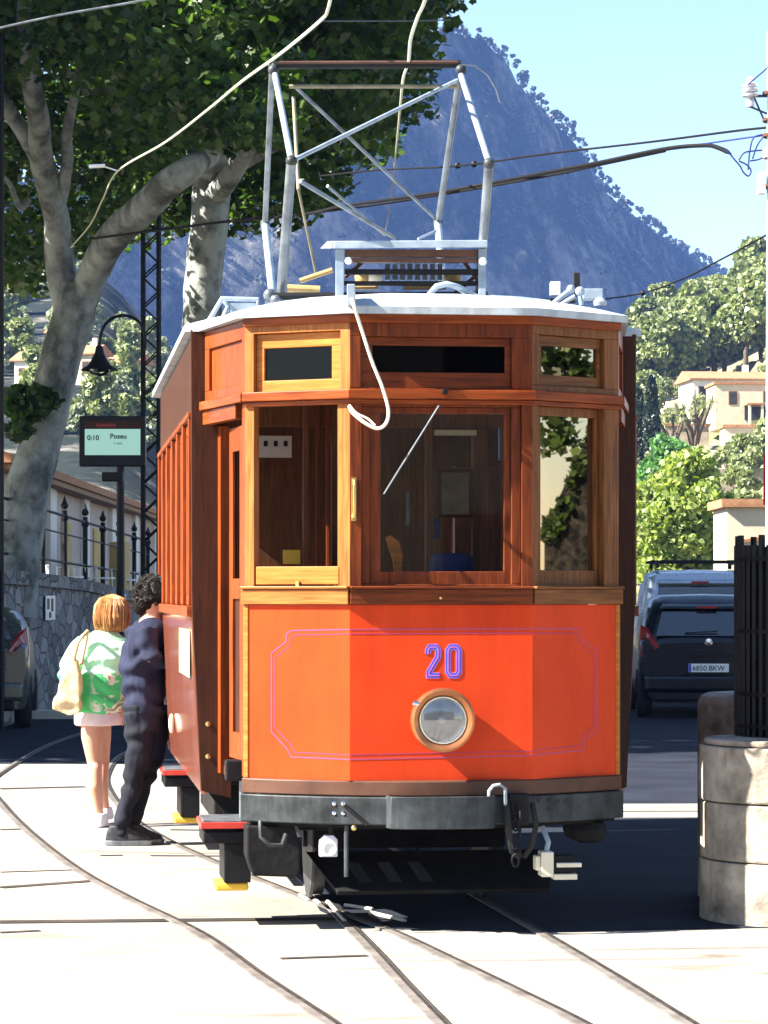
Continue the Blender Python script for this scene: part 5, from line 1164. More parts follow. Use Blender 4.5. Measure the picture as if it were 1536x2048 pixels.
# ------------------------------------------------------------------ overhead wires
def wire(name, pts, r, mat, label, n=8):
    o = MB().tube(spline([P(*p) for p in pts], n), (r if 'bundle sagging' not in label else [min(r, .006 + .0035 * ((len(pts) - 1) * n - i)) for i in range((len(pts) - 1) * n + 1)]), 6, caps=False).build(name, MT[mat], None, smooth=True); return tag(o, label, 'wire', 'overhead wires above the street')
MT['cu'] = noisy('weathered copper wire', (.42, .44, .34), (.6, .62, .48), scale=20, rough=.5, metal=.2)
wire('contact_wire', [(668, -40, 14), (656, 18, 15), (640, 42, 15.5), (560, 108, 17), (485, 162, 19), (415, 220, 21), (330, 285, 24), (236, 342, 28), (205, 400, 30), (180, 450, 32), (142, 495, 34)], .0095, 'cu', 'pale contact wire bending down from the top centre to the forked trunk')
wire('contact_wire', [(880, -120, 10), (850, 0, 12.4), (835, 35, 13.2), (821, 80, 14.3), (817, 124, 15.03), (806, 160, 17), (800, 220, 22), (790, 320, 32), (778, 420, 46), (770, 470, 60)], .009, 'cu', 'pale contact wire running down onto the raised pantograph bar')
wire('overhead_wire', [(-60, 72, 22), (0, 56, 22), (120, 30, 22), (290, 0, 22), (420, -30, 22)], .010, 'pole', 'pale grey wire crossing the top left corner')
wire('overhead_wire', [(640, 352, 30), (760, 340, 27), (915, 332, 25), (1100, 307, 22.5), (1300, 284, 21), (1470, 262, 19.5), (1545, 254, 19)], .009, 'cable', 'thin wire running from behind the pantograph to the white pole')
wire('overhead_wire', [(700, 38, 16), (640, 42, 15.6), (800, 42, 18), (900, 40, 20)][1:], .005, 'black', 'thin span wire under the leaves at the top centre')
wire('overhead_cable', [(180, 478, 36), (320, 460, 34), (480, 440, 32), (600, 430, 30), (690, 412, 28), (860, 388, 25), (985, 366, 24), (1100, 344, 22.5), (1200, 325, 21.5), (1330, 298, 20.5), (1410, 291, 20), (1440, 297, 19.5), (1462, 308, 19.2)], .0165, 'cable', 'thick black cable bundle sagging across the mountain')
wire('overhead_cable', [(480, 443, 32.2), (690, 418, 28.2), (860, 393, 25.2), (1100, 351, 22.7), (1180, 334, 21.9), (1330, 302, 20.7)], .011, 'cable', 'second black cable twisted under the thick bundle')
wire('overhead_wire', [(1330, 298, 20.5), (1420, 286, 20), (1545, 268, 19)], .007, 'navy', 'short messenger wire from the cable bundle to the white pole')
wire('overhead_wire', [(1180, 602, 30), (1285, 586, 30), (1370, 556, 29), (1440, 520, 28), (1500, 488, 27), (1560, 455, 26)], .009, 'cable', 'thin wire rising from the tram roof to the right hill')
wire('overhead_wire', [(1495, 170, 19), (1530, 140, 18), (1600, 80, 16)], .005, 'navy', 'short wire leaving the insulator upward at the right edge')
for (px, py, D, lab) in ((915, 331, 25, 'left black bead insulator on the thin wire'), (948, 328, 24.6, 'right black bead insulator on the thin wire by the knee joint'), (1286, 586, 30, 'black bead insulator on the wire beside the rounded pine')):
    o = MB().sphere(P(px, py, D), .03).build('bead_insulator', MT['black'], None, smooth=True); tag(o, lab, 'insulator', 'bead insulators on the wires')
o = MB().lathe(P(178, 333, 28), (1, 0, .05), [(0, 0), (0, .02), (.16, .02), (.16, 0)], 10).tube([P(208, 333, 28), P(236, 342, 28)], .008, 6).build('strain_insulator', MT['white']); tag(o, 'white tube insulator tied to the bend of the contact wire', 'insulator')

# ------------------------------------------------------------------ pier, wall and black fence on the right
def circ(cx, cy, r, a0, a1, n): return [(cx + r * math.cos(a0 + (a1 - a0) * k / n), cy + r * math.sin(a0 + (a1 - a0) * k / n)) for k in range(n + 1)]
MT['ashlar'] = noisy('worn limestone', (.085, .07, .054), (.38, .34, .285), scale=3.5, rough=.9, bump=.9, bscale=14, p=(.3, .6))
PX, PY, PR = 2.026, 13.875, .46
wr = empty('stone_pier', (PX, PY, 0)); tag(wr, 'rounded limestone wall end, half sunlit, at the right edge', 'stone wall')
def course(z0, z1, inset):
    b = MB(); path = circ(0, 0, PR - inset, math.radians(90), math.radians(290), 28)
    path = [(0, 1.6)] + path[1:] if False else path
    pts = path + [(3.0, -PR * .94 + inset), (3.0, PR - inset)]
    n = len(pts)
    b.prism([(x, y, z0) for x, y in pts], (0, 0, z1 - z0)); return b
for z0_, z1_, i_ in ((-.05, .30, .0), (.305, .585, .004), (.59, .86, -.004)):
    course(z0_, z1_, i_).build('stone_course', MT['ashlar'], wr, .012)
MB().prism([(x, y, .863) for x, y in circ(0, 0, PR - .02, math.radians(90), math.radians(290), 24) + [(3, -.4), (3, .44)]], (0, 0, .03)).build('cap_course', MT['ashlar'], wr, .01)
b = MB(); pp_ = [(x + .10, y + .98) for x, y in circ(0, 0, .46, math.radians(90), math.radians(270), 24)] + [(3, .52), (3, 1.44)]; b.prism([(x, y, -.05) for x, y in pp_], (0, 0, 1.13)); b.build('rear_course', MT['ashlar'], wr, .05)
fc_ = empty('round_fence', (2.11, 14.1, .895)); tag(fc_, 'curved black iron bar fence standing on the limestone wall', 'fence')
zt = P(0, 1098, 13.9).z - .895
path = circ(0, 0, .33, math.radians(100), math.radians(270), 22) + [(.0 + k * .07, -.33) for k in range(1, 26)]
MB().band(circ(0, 0, .322, math.radians(110), math.radians(270), 20) + [(1.8, -.322)], 0, zt - .04, -.01, 0).build('mesh_screen', MT['black'], fc_)
for k, (x, y) in enumerate(path): MB().tube([(x, y, 0), (x, y, zt + (.02 if k % 4 else .07))], .017, 6).build('bar', MT['black'], fc_)
for z in (.04, .20, zt * .55, zt - .06): MB().band(path, z, z + .022, -.016, .016).build('rail', MT['black'], fc_)

# ------------------------------------------------------------------ cars
def carpaint(name, c, m=.3): 
    mm, t, b = new_mat(name); b.inputs['Base Color'].default_value = (*c, 1); b.inputs['Metallic'].default_value = m; b.inputs['Roughness'].default_value = .25; b.inputs['Coat Weight'].default_value = .35; b.inputs['Coat Roughness'].default_value = .1; b.inputs['Specular IOR Level'].default_value = .3
    nz = N(t, 'ShaderNodeTexNoise'); nz.inputs['Scale'].default_value = 40; rr = N(t, 'ShaderNodeMapRange'); rr.inputs[3].default_value = .2; rr.inputs[4].default_value = .38; t.links.new(nz.outputs[0], rr.inputs[0]); t.links.new(rr.outputs[0], b.inputs['Roughness']); return mm
MT['carglass'] = noisy('dark car glass', (.012, .014, .018), (.02, .022, .03), scale=2, rough=.06, spec=.9, coat=1.0)
MT['tail'] = noisy('red lamp plastic', (.22, .01, .01), (.34, .015, .015), scale=10, rough=.15, coat=1.0)
def car(paint, W, H, L, van=False, **k):
    """rear faces -Y (towards the viewer); origin under the middle of the rear"""
    o = empty('parked_car', **k); hw = W / 2
    # body sections: y, half width low, half width belt, belt z, roof z, half width roof
    b = MB(); secs = ([(0.0, .90, .96, .95, .97, .80), (.06, .97, .99, 1.0, H * .66, .82), (.22, 1, 1, 1.02, H * .86 if not van else H * .97, .80), (.42, 1, 1, 1.03, H * .985, .80), (1.3, 1, 1, 1.03, H, .80), (2.3, 1, 1, 1.0, H * .985, .79), (3.0, 1, .99, .98, H * .80, .74), (3.35, .99, .97, .95, .99, .78), (L - .25, .95, .92, .78, .82, .8), (L, .85, .85, .6, .64, .8)])
    if not van: secs[1:4] = [(.10, .97, .99, 1.0, H * .66, .81), (.42, 1, 1, 1.02, H * .90, .77), (.66, 1, 1, 1.03, H * .985, .76)]
    rings = []
    for (y, a, c, bz, rz_, rw) in secs:
        rz_ = max(rz_, bz + .02)
        prof = [(a * hw * .93, .24), (a * hw * .99, .40), (c * hw, .70), (c * hw * .98, bz), ((c * .5 + rw * .5) * hw, (bz + rz_) / 2 + .03), (rw * hw, rz_ - .05), (rw * hw * .82, rz_), (0, rz_ + .015)]
        full = [(-x, z) for x, z in prof] + [(x, z) for x, z in prof[:-1][::-1]]
        rings.append([b.bm.verts.new((x, y, z)) for x, z in full])
    for A, B in zip(rings, rings[1:]):
        for i in range(len(A) - 1): b.bm.faces.new((A[i], A[i + 1], B[i + 1], B[i]))
        b.bm.faces.new((A[-1], A[0], B[0], B[-1]))
    b.bm.faces.new(rings[0]); b.bm.faces.new(rings[-1][::-1])
    body = b.build('body', paint, o, .03, smooth=True)
    z0 = 1.02; z1 = H * .93
    yb = (lambda z: np.interp(z, [.95, H * .66, H * .97], [.0, .06, .22]) - .018) if van else (lambda z: np.interp(z, [.95, H * .66, H * .90], [.0, .10, .42]) - .018)
    so_ = 0 if van else .30
    gw = .74 * hw
    def plate_(name, x0, x1, za, zb, mat, off=0, th=.02, parent=o, bev=.004, tw=1.0):
        ya, yc = yb(za) - off, yb(zb) - off
        return MB().hexa([(x0, ya - th, za), (x1, ya - th, za), (x1, ya, za), (x0, ya, za), (x0 * tw, yc - th, zb), (x1 * tw, yc - th, zb), (x1 * tw, yc, zb), (x0 * tw, yc, zb)]).build(name, mat, parent, bev)
    win = plate_('rear_window', -gw * 1.02, gw * 1.02, z0 + .05, z1 - .10, MT['carglass'], tw=.86)
    MB().tube([(-.3, yb(z0 + .1) - .05, z0 + .085), (.12, yb(z0 + .1) - .05, z0 + .11)], .010, 6).build('wiper', MT['rubber'], win)
    sp_ = MB().hexa([(-gw * .92, .02 + so_, z1 - .07), (gw * .92, .02 + so_, z1 - .07), (gw * .92, .42 + so_, z1 - .02), (-gw * .92, .42 + so_, z1 - .02), (-gw * .86, .04 + so_, z1 - .03), (gw * .86, .04 + so_, z1 - .03), (gw * .86, .42 + so_, z1 + .03), (-gw * .86, .42 + so_, z1 + .03)]).build('spoiler', paint, o, .012)
    MB().box(-.13, .13, so_, .06 + so_, z1 - .062, z1 - .035).build('brake_light', MT['tail'], sp_)
    for s in (-1, 1):
        MB().prism([(s * hw * .70, -.025, .92), (s * hw * .98, .04, .80), (s * hw * 1.0, .16, .92), (s * hw * .97, .18, 1.22), (s * hw * .86, .06, 1.16)], (0, .03, 0)).build('tail_light', MT['tail'], o, .01)
    MB().box(-.26, .26, -.045, -.02, .60, .71).build('number_plate', MT['white'], o, .003)
    pl = [c for c in o.children if c.name.startswith('number_plate')][0]
    MB().box(-.258, -.225, -.048, -.0455, .602, .708).build('plate_band', MT['blue'], pl)
    text('6850 BKW', .092, (-.21, -.047, .622), MT['black'], pl, 'plate_characters', bold=.001)
    MB().box(-.34, .34, -.028, -.01, .56, .58).box(-.36, .36, -.03, .0, .80, .84).build('trim_strip', MT['black'], o, .004)
    MB().lathe((0, -.02, .985), (0, -1, 0), [(0, .055), (.015, .05), (.02, 0)], 20).build('emblem', MT['chrome'], o)
    bm_ = MB().box(-hw * .92, hw * .92, -.07, .3, .34, .56).build('bumper', paint, o, .05)
    MB().box(-hw * .8, hw * .8, -.05, .2, .22, .338).build('diffuser', MT['black'], o, .03)
    for s in (-1, 1):
        for y in (.65, L - .85):
            wh = MB().lathe((s * (hw - .19), y, .32), (s, 0, 0), [(0, 0), (0, .31), (.03, .325), (.17, .325), (.20, .30), (.20, .22)], 28).build('wheel', MT['rubber'], o, smooth=True)
            MB().lathe((s * (hw - .03), y, .32), (s, 0, 0), [(0, .215), (.02, .21), (.005, .17), (.015, .05), (.02, 0)], 20).build('rim', MT['pole'], wh, smooth=True)
        MB().prism([(s * hw * .95, .55, 1.04), (s * hw * .95, 2.95, 1.02), (s * hw * .83, 2.5, H * .9), (s * hw * .83, .6, H * .9)], (s * .02, 0, 0)).build('side_window', MT['carglass'], o)
    return o
ca = car(carpaint('dark blue grey paint', (.006, .008, .013), .2), 1.80, 1.60, 4.0, label='dark blue hatchback parked with its rear to the tram', cat='car', group='vehicles parked in the street'); ca.location = (P(1417, 0, 36.3).x, 36.3, 0); ca.rotation_euler.z = -.05
va = car(carpaint('silver blue paint', (.34, .40, .50), .4), 1.86, 1.98, 4.3, van=True, label='silver blue van with black roof rack parked behind the dark hatchback', cat='van', group='vehicles parked in the street'); va.location = (P(1400, 0, 42).x, 42, 0); va.rotation_euler.z = -.05; va.name = 'parked_van'
rk = MB(); 
for s in (-1, 1): rk.tube([(s * .62, .35, 2.02), (s * .62, .4, 2.10), (s * .62, 2.4, 2.10), (s * .62, 2.45, 2.02)], .03, 8)
for y in (.6, 1.3, 2.1): rk.box(-.72, .72, y - .05, y + .05, 2.09, 2.13)
rk.build('roof_rack', MT['black'], va, .005)
cl = car(carpaint('olive grey paint', (.10, .11, .10), .5), 1.75, 1.45, 4.1, label='grey car partly cut by the left edge in front of the rubble wall', cat='car', group='vehicles parked in the street'); cl.location = (P(-90, 0, 33.2).x, 33.2, 0); cl.rotation_euler.z = .10
# ------------------------------------------------------------------ people
def remeshed(name, mb, mat, parent, vox=.014, it=6, disp=None):
    bmesh.ops.recalc_face_normals(mb.bm, faces=mb.bm.faces)
    me = bpy.data.meshes.new('tmp'); mb.bm.to_mesh(me); mb.bm.free()
    o = bpy.data.objects.new('tmp', me); COL.objects.link(o)
    r = o.modifiers.new('r', 'REMESH'); r.mode = 'VOXEL'; r.voxel_size = vox
    s = o.modifiers.new('s', 'SMOOTH'); s.iterations = it; s.factor = .5
    bpy.context.view_layer.update()
    m2 = bpy.data.meshes.new_from_object(o.evaluated_get(bpy.context.evaluated_depsgraph_get())); m2.name = name
    bpy.data.objects.remove(o)
    if disp:
        n = len(m2.vertices); co = np.empty(n * 3, np.float32); m2.vertices.foreach_get('co', co); nr = np.empty(n * 3, np.float32); m2.vertices.foreach_get('normal', nr)
        co = co.reshape(-1, 3); nr = nr.reshape(-1, 3); d = np.array([disp(c) for c in co], np.float32)[:, None]; co = co + nr * d; m2.vertices.foreach_set('co', co.reshape(-1)); m2.update()
    m2.polygons.foreach_set('use_smooth', [True] * len(m2.polygons))
    return link_mesh(name, m2, mat, parent)
def ell_loft(mb, secs, n=20):
    """secs: (centre, half width x, half depth y) stacked bottom to top"""
    rings = []
    for c, rx, ry in secs: rings.append([mb.bm.verts.new((c[0] + rx * math.cos(2 * math.pi * k / n), c[1] + ry * math.sin(2 * math.pi * k / n), c[2])) for k in range(n)])
    for A, B in zip(rings, rings[1:]):
        for k in range(n): mb.bm.faces.new((A[k], A[(k + 1) % n], B[(k + 1) % n], B[k]))
    mb.bm.faces.new(rings[0][::-1]); mb.bm.faces.new(rings[-1]); return mb
def cloth_mat(name, c1, c2, scale=9, rough=.85, **k): return noisy(name, c1, c2, scale=scale, rough=rough, bump=.4, **k)
skin = noisy('warm skin', (.50, .24, .16), (.60, .31, .21), scale=6, rough=.5)
def folds(amp, s=7, stretch=.5):
    return lambda c: amp * fbm(c[0] * s, c[1] * s, c[2] * s * stretch, 3, 1.0) + amp * .5 * math.sin(c[2] * 38 + 6 * mnoise.noise((c[0] * 5, c[1] * 5, c[2] * 5)))
def hand(mb, w, d, side, up):                        # wrist, direction, thumb side
    w = Vector(w); d = Vector(d).normalized(); s = Vector(side).normalized(); mb.tube([w, w + d * .05, w + d * .09], [.024, .033, .030], 10)
    for k, (o_, l_) in enumerate(((-.025, .065), (-.009, .075), (.008, .07), (.024, .055))):
        a = w + d * .088 + s * o_; b_ = a + d * l_ * .55 + Vector(up) * .006; mb.tube([a - d * .02, b_, b_ + d * l_ * .4 - Vector(up) * .012], [.0095, .0085, .007], 7)
    a = w + d * .035 - s * .028; mb.tube([a, a - s * .025 + d * .03, a - s * .03 + d * .06], [.012, .0105, .008], 7)

# --- woman in the green top, walking away
wo = empty('person', (P(186, 0, 19.3).x, 19.3, 0)); tag(wo, 'woman seen from behind in loose green and white top, shorts and tote bag', 'person', 'people beside the tram')
Zw = lambda y: HC - (y - HY) * 19.3 / F
Xw = lambda x: (x - 186) / F * 19.3
b = MB()
# legs: left bears the weight, right steps ahead
b.tube([(Xw(186), 0, .80), (Xw(184), .02, .62), (Xw(189), .03, .44), (Xw(190), 0, .40), (Xw(191), -.02, .28), (Xw(198), .0, .10), (Xw(202), .01, .05)], [.085, .078, .054, .050, .050, .032, .036], 14)
b.tube([(Xw(200), .02, .80), (Xw(198), .13, .62), (Xw(199), .20, .44), (Xw(198), .17, .30), (Xw(202), .20, .16), (Xw(206), .24, .06)], [.08, .072, .050, .048, .034, .034], 14)
ell_loft(b, [((Xw(196), .04, .74), .15, .11), ((Xw(197), .04, .84), .165, .12), ((Xw(198), .04, .98), .13, .095), ((Xw(200), .05, 1.12), .14, .10), ((Xw(204), .05, 1.25), .165, .095), ((Xw(208), .06, 1.32), .11, .075), ((Xw(212), .06, 1.36), .05, .05), ((Xw(216), .07, 1.42), .048, .05)])
b.sphere((Xw(222), .09, 1.49), .098, 18, 14, (.88, 1.0, 1.12)); b.sphere((Xw(226), .18, 1.45), .03, 10, 8, (.8, 1, 1)); b.sphere((Xw(224), .195, 1.48), .016)
b.tube([(Xw(170), .05, 1.28), (Xw(148), .04, 1.12), (Xw(138), .05, 1.02), (Xw(150), .14, .90)], [.05, .042, .036, .028], 12); hand(b, (Xw(152), .15, .89), (.3, .5, -.6), (1, 0, 0), (0, 0, 1))
b.tube([(Xw(236), .06, 1.28), (Xw(254), .02, 1.12), (Xw(258), .02, 1.00), (Xw(250), .03, .86)], [.048, .042, .036, .028], 12); hand(b, (Xw(249), .03, .85), (-.1, .05, -1), (0, 1, 0), (1, 0, 0))
remeshed('body', b, skin, wo, .011, 4)
b = MB()
ell_loft(b, [((Xw(197), .04, .775), .155, .125), ((Xw(197), .04, .80), .20, .15), ((Xw(198), .04, .98), .195, .15), ((Xw(202), .05, 1.12), .19, .145), ((Xw(206), .05, 1.24), .19, .13), ((Xw(209), .06, 1.31), .14, .10), ((Xw(212), .06, 1.355), .075, .07)], 26)
b.tube([(Xw(176), .05, 1.28), (Xw(160), .04, 1.18), (Xw(145), .03, 1.07), (Xw(136), .04, .98)], [.09, .10, .105, .085], 14)
b.tube([(Xw(238), .05, 1.28), (Xw(250), .03, 1.15), (Xw(256), .02, 1.04)], [.08, .085, .075], 14)
def green_mat():
    m, t, bb = new_mat('green patterned cotton'); tc = N(t, 'ShaderNodeTexCoord'); sp = N(t, 'ShaderNodeSeparateXYZ'); t.links.new(tc.outputs['Object'], sp.inputs[0])
    nz = N(t, 'ShaderNodeTexNoise'); nz.inputs['Scale'].default_value = 7; nz.inputs['Detail'].default_value = 3; nz.inputs['Distortion'].default_value = 1.5; t.links.new(tc.outputs['Object'], nz.inputs[0])
    base = ramp(t, sp.outputs[2], [(.99, (.05, .42, .14)), (1.0, (.05, .42, .14))])
    pat = ramp(t, nz.outputs[0], [(.50, (.07, .50, .16)), (.52, (.62, .66, .50)), (.60, (.68, .70, .60)), (.64, (.45, .10, .06)), (.68, (.10, .38, .14))], 'LINEAR')
    # pattern only on the lower right, pale mint above
    gx = N(t, 'ShaderNodeMapRange'); gx.inputs[1].default_value = -.02; gx.inputs[2].default_value = .03; t.links.new(sp.outputs[0], gx.inputs[0])
    mx = N(t, 'ShaderNodeMix', data_type='RGBA'); t.links.new(gx.outputs[0], mx.inputs[0]); mx.inputs[6].default_value = (.07, .50, .16, 1); t.links.new(pat.outputs[0], mx.inputs[7])
    gz = N(t, 'ShaderNodeMapRange'); gz.inputs[1].default_value = 1.055; gz.inputs[2].default_value = 1.075; t.links.new(sp.outputs[2], gz.inputs[0])
    mx2 = N(t, 'ShaderNodeMix', data_type='RGBA'); t.links.new(gz.outputs[0], mx2.inputs[0]); t.links.new(mx.outputs[2], mx2.inputs[6]); mx2.inputs[7].default_value = (.46, .88, .58, 1)
    t.links.new(mx2.outputs[2], bb.inputs['Base Color']); bb.inputs['Roughness'].default_value = .85; return m
remeshed('shirt', b, green_mat(), wo, .010, 2, folds(.018))
b = MB(); ell_loft(b, [((Xw(196), .05, .70), .165, .14), ((Xw(197), .04, .78), .175, .135), ((Xw(197), .04, .86), .16, .12)], 22); remeshed('shorts', b, cloth_mat('pale pink cotton', (.62, .46, .50), (.74, .60, .62)), wo, .012, 2, folds(.006))
hm = noisy('auburn blond hair', (.17, .06, .018), (.60, .32, .12), scale=26, stretch=(1, 1, .12), rough=.45, bump=.5)
b = MB(); ell_loft(b, [((Xw(223), .045, 1.345), .085, .045), ((Xw(222), .045, 1.38), .112, .075), ((Xw(222), .06, 1.45), .118, .10), ((Xw(222), .07, 1.53), .112, .105), ((Xw(221), .075, 1.575), .080, .085), ((Xw(221), .08, 1.60), .035, .04)], 22)
remeshed('hair', b, hm, wo, .010, 3, lambda c: .002 * math.sin(math.atan2(c[1] - .06, c[0] - Xw(222)) * 22 + c[2] * 9) + .008 * fbm(c[0] * 20, c[1] * 20, c[2] * 4, 2))
hb = MB()
for k in range(230):                                 # separate strands combed down from the crown
    a = R.uniform(0, 6.283); c_ = Vector((Xw(222), .07, 0)); cr = Vector((Xw(221), .08, 1.60)); q = R.uniform(.985, 1.06)
    ex, ey = .118 * q, .104 * q; bot = R.uniform(1.345, 1.40); pts = [cr + Vector((math.cos(a) * .02, math.sin(a) * .02, .004))]
    for zz, f in ((1.575, .70), (1.53, .95), (1.45, 1.02), (1.40, .99), (bot, .90)):
        a2 = a + R.uniform(-.05, .05); pts.append(Vector((c_.x + math.cos(a2) * ex * f, c_.y + (.02 if zz < 1.5 else 0) * -1 + math.sin(a2) * ey * f, zz)))
    hb.tube(pts, [.003, .0042, .0045, .004, .0035, .0015], 4)
hb.build('hair_strands', hm, wo, smooth=True)
for s, (x, y, lift) in enumerate(((202, 0.0, 0.0), (206, .24, .03))):
    b = MB(); ell_loft(b, [((Xw(x), y + .05, .005 + lift), .045, .125), ((Xw(x), y + .05, .03 + lift), .047, .128), ((Xw(x), y + .03, .06 + lift), .042, .10), ((Xw(x), y, .095 + lift), .038, .055)], 18)
    remeshed('shoe', b, cloth_mat('pale sneaker', (.6, .55, .58), (.75, .7, .72)), wo, .009, 3)
tb = empty('tote_bag', (P(136, 0, 19.15).x, 19.15, 0)); tag(tb, 'cream tote bag hanging from the shoulder of the woman in green', 'bag')
xb = lambda x: (x - 136) / F * 19.15
b = MB(); b.prism([(xb(104), -.05, .82), (xb(140), -.05, .77), (xb(164), -.05, .80), (xb(163), -.05, 1.0), (xb(158), -.05, 1.16), (xb(145), -.05, 1.16), (xb(118), -.05, .98)], (0, .10, 0)); remeshed('bag_body', b, cloth_mat('cream canvas', (.60, .45, .24), (.72, .60, .38)), tb, .012, 4, folds(.012, 9))
MB().tube(spline([(xb(148), -.03, 1.14), (xb(160), -.10, 1.28), (xb(172), -.04, 1.335), (xb(172), .08, 1.33), (xb(160), .06, 1.12)], 5), .014, 8).build('strap', cloth_mat('cream strap', (.6, .45, .24), (.7, .56, .34)), tb, smooth=True)
# --- man leaning against the tram side
mo = empty('person', (P(285, 0, 17.9).x, 17.9, 0)); tag(mo, 'man with dark curly hair in navy top and jeans leaning on the tram side', 'person', 'people beside the tram')
Xm = lambda x: (x - 285) / F * 17.9
Zm = lambda y: HC - (y - HY) * 17.9 / F
b = MB()
LEG1 = [(Xm(276), -.02, Zm(1425)), (Xm(280), -.02, Zm(1500)), (Xm(266), -.02, Zm(1565)), (Xm(250), -.02, Zm(1620)), (Xm(240), -.02, .07)]
LEG2 = [(Xm(306), .08, Zm(1425)), (Xm(304), .10, Zm(1500)), (Xm(288), .10, Zm(1560)), (Xm(268), .08, Zm(1620)), (Xm(262), .08, .07)]
b.tube(LEG1, [.08, .07, .05, .04, .032], 14); b.tube(LEG2, [.08, .07, .05, .04, .032], 14)
TOR = [((Xm(290), .03, Zm(1440)), .09, .12), ((Xm(288), .03, Zm(1400)), .115, .14), ((Xm(285), .03, Zm(1340)), .13, .155), ((Xm(292), .03, Zm(1290)), .135, .18), ((Xm(298), .03, Zm(1255)), .12, .19), ((Xm(303), .03, Zm(1238)), .075, .10), ((Xm(306), .02, Zm(1225)), .052, .055), ((Xm(308), .02, Zm(1210)), .052, .055)]
ell_loft(b, TOR, 20)
hc_ = Vector((Xm(308), .02, Zm(1201))); b.sphere(hc_, .098, 18, 14, (1.0, .86, 1.12)); b.sphere(hc_ + Vector((.085, 0, -.05)), .035, 10, 8); b.tube([hc_ + Vector((.09, 0, .01)), hc_ + Vector((.125, 0, -.02))], [.012, .016], 8); b.sphere(hc_ + Vector((.0, -.088, -.015)), .022, 8, 6, (.8, .4, 1.3))
A1 = [(Xm(298), -.14, Zm(1262)), (Xm(306), -.20, Zm(1312)), (Xm(322), -.10, Zm(1322)), (Xm(330), .02, Zm(1310))]
A2 = [(Xm(304), .18, Zm(1262)), (Xm(312), .26, Zm(1305)), (Xm(326), .30, Zm(1290))]
b.tube(A1, [.055, .048, .04, .03], 12); b.tube(A2, [.055, .048, .03], 12)
hand(b, (Xm(329), .03, Zm(1308)), (.1, .7, .5), (0, 0, 1), (-1, 0, 0)); hand(b, (Xm(326), .30, Zm(1290)), (.1, .5, .8), (0, 1, 0), (-1, 0, 0))
remeshed('body', b, skin, mo, .011, 4)
b = MB(); navy = cloth_mat('navy sweatshirt', (.005, .007, .020), (.016, .020, .048), 5)
ell_loft(b, [((c[0], c[1], c[2]), rx + .018, ry + .02) for c, rx, ry in [((Xm(289), .03, Zm(1428)), .11, .14)] + TOR[1:6]], 22)
b.tube(A1[:3] + [(Xm(327), -.02, Zm(1315))], [.075, .070, .058, .05], 14); b.tube(A2, [.075, .068, .05], 14)
remeshed('sweatshirt', b, navy, mo, .009, 2, folds(.022, 7))
b = MB(); b.tube(LEG1[:-1] + [(Xm(241), -.02, .07)], [.10, .085, .064, .052, .050], 14); b.tube(LEG2[:-1] + [(Xm(262), .08, .07)], [.10, .085, .064, .052, .050], 14); ell_loft(b, [((Xm(290), .03, Zm(1460)), .11, .14), ((Xm(289), .03, Zm(1410)), .145, .165)])
remeshed('jeans', b, cloth_mat('dark denim', (.003, .004, .008), (.012, .014, .024), 6), mo, .009, 2, folds(.016, 9))
b = MB(); b.sphere(hc_ + Vector((-.02, 0, .03)), .112, 18, 14, (1.0, .95, 1.0)); b.sphere(hc_ + Vector((-.075, 0, -.03)), .07, 12, 10)
for k in range(70):
    a = R.uniform(0, 6.28); e = R.uniform(-.5, 1.4); d = Vector((math.cos(a) * math.cos(e), math.sin(a) * math.cos(e), math.sin(e)))
    if d.x > .55 and d.z < .5: continue
    b.sphere(hc_ + Vector((-.02, 0, .03)) + d * .108, R.uniform(.018, .030), 8, 6)
remeshed('hair', b, noisy('dark curly hair', (.003, .0025, .0025), (.014, .011, .010), scale=40, rough=.9, bump=.6, spec=.1), mo, .009, 1)
hb = MB()
for k in range(150):
    a = R.uniform(0, 6.28); e = R.uniform(-.6, 1.5); d = Vector((math.cos(a) * math.cos(e), math.sin(a) * math.cos(e), math.sin(e)))
    if d.x > .5 and d.z < .5: continue
    o_ = hc_ + Vector((-.02, 0, .03)) + d * R.uniform(.105, .125); u_ = d.orthogonal().normalized(); v_ = d.cross(u_); r0 = R.uniform(.008, .014)
    hb.tube([o_ + (u_ * math.cos(j * 1.1) + v_ * math.sin(j * 1.1)) * r0 + d * j * .0035 for j in range(8)], .0032, 4)
hb.build('hair_curls', noisy('dark curls', (.004, .003, .003), (.03, .024, .02), scale=30, rough=.6), mo, smooth=True)
for x, y in ((240, -.02), (262, .08)):
    b = MB(); ell_loft(b, [((Xm(x) + .055, y, .03), .15, .048), ((Xm(x) + .05, y, .06), .14, .046), ((Xm(x) + .015, y, .09), .10, .042), ((Xm(x) - .01, y, .13), .055, .045)], 18); sh = remeshed('shoe', b, noisy('black sneaker', (.012, .012, .014), (.04, .04, .045), scale=20, rough=.5), mo, .009, 2)
    b = MB(); ell_loft(b, [((Xm(x) + .055, y, .002), .150, .050), ((Xm(x) + .055, y, .034), .156, .053)], 22); b.build('sole', MT['pole'], sh, .004)

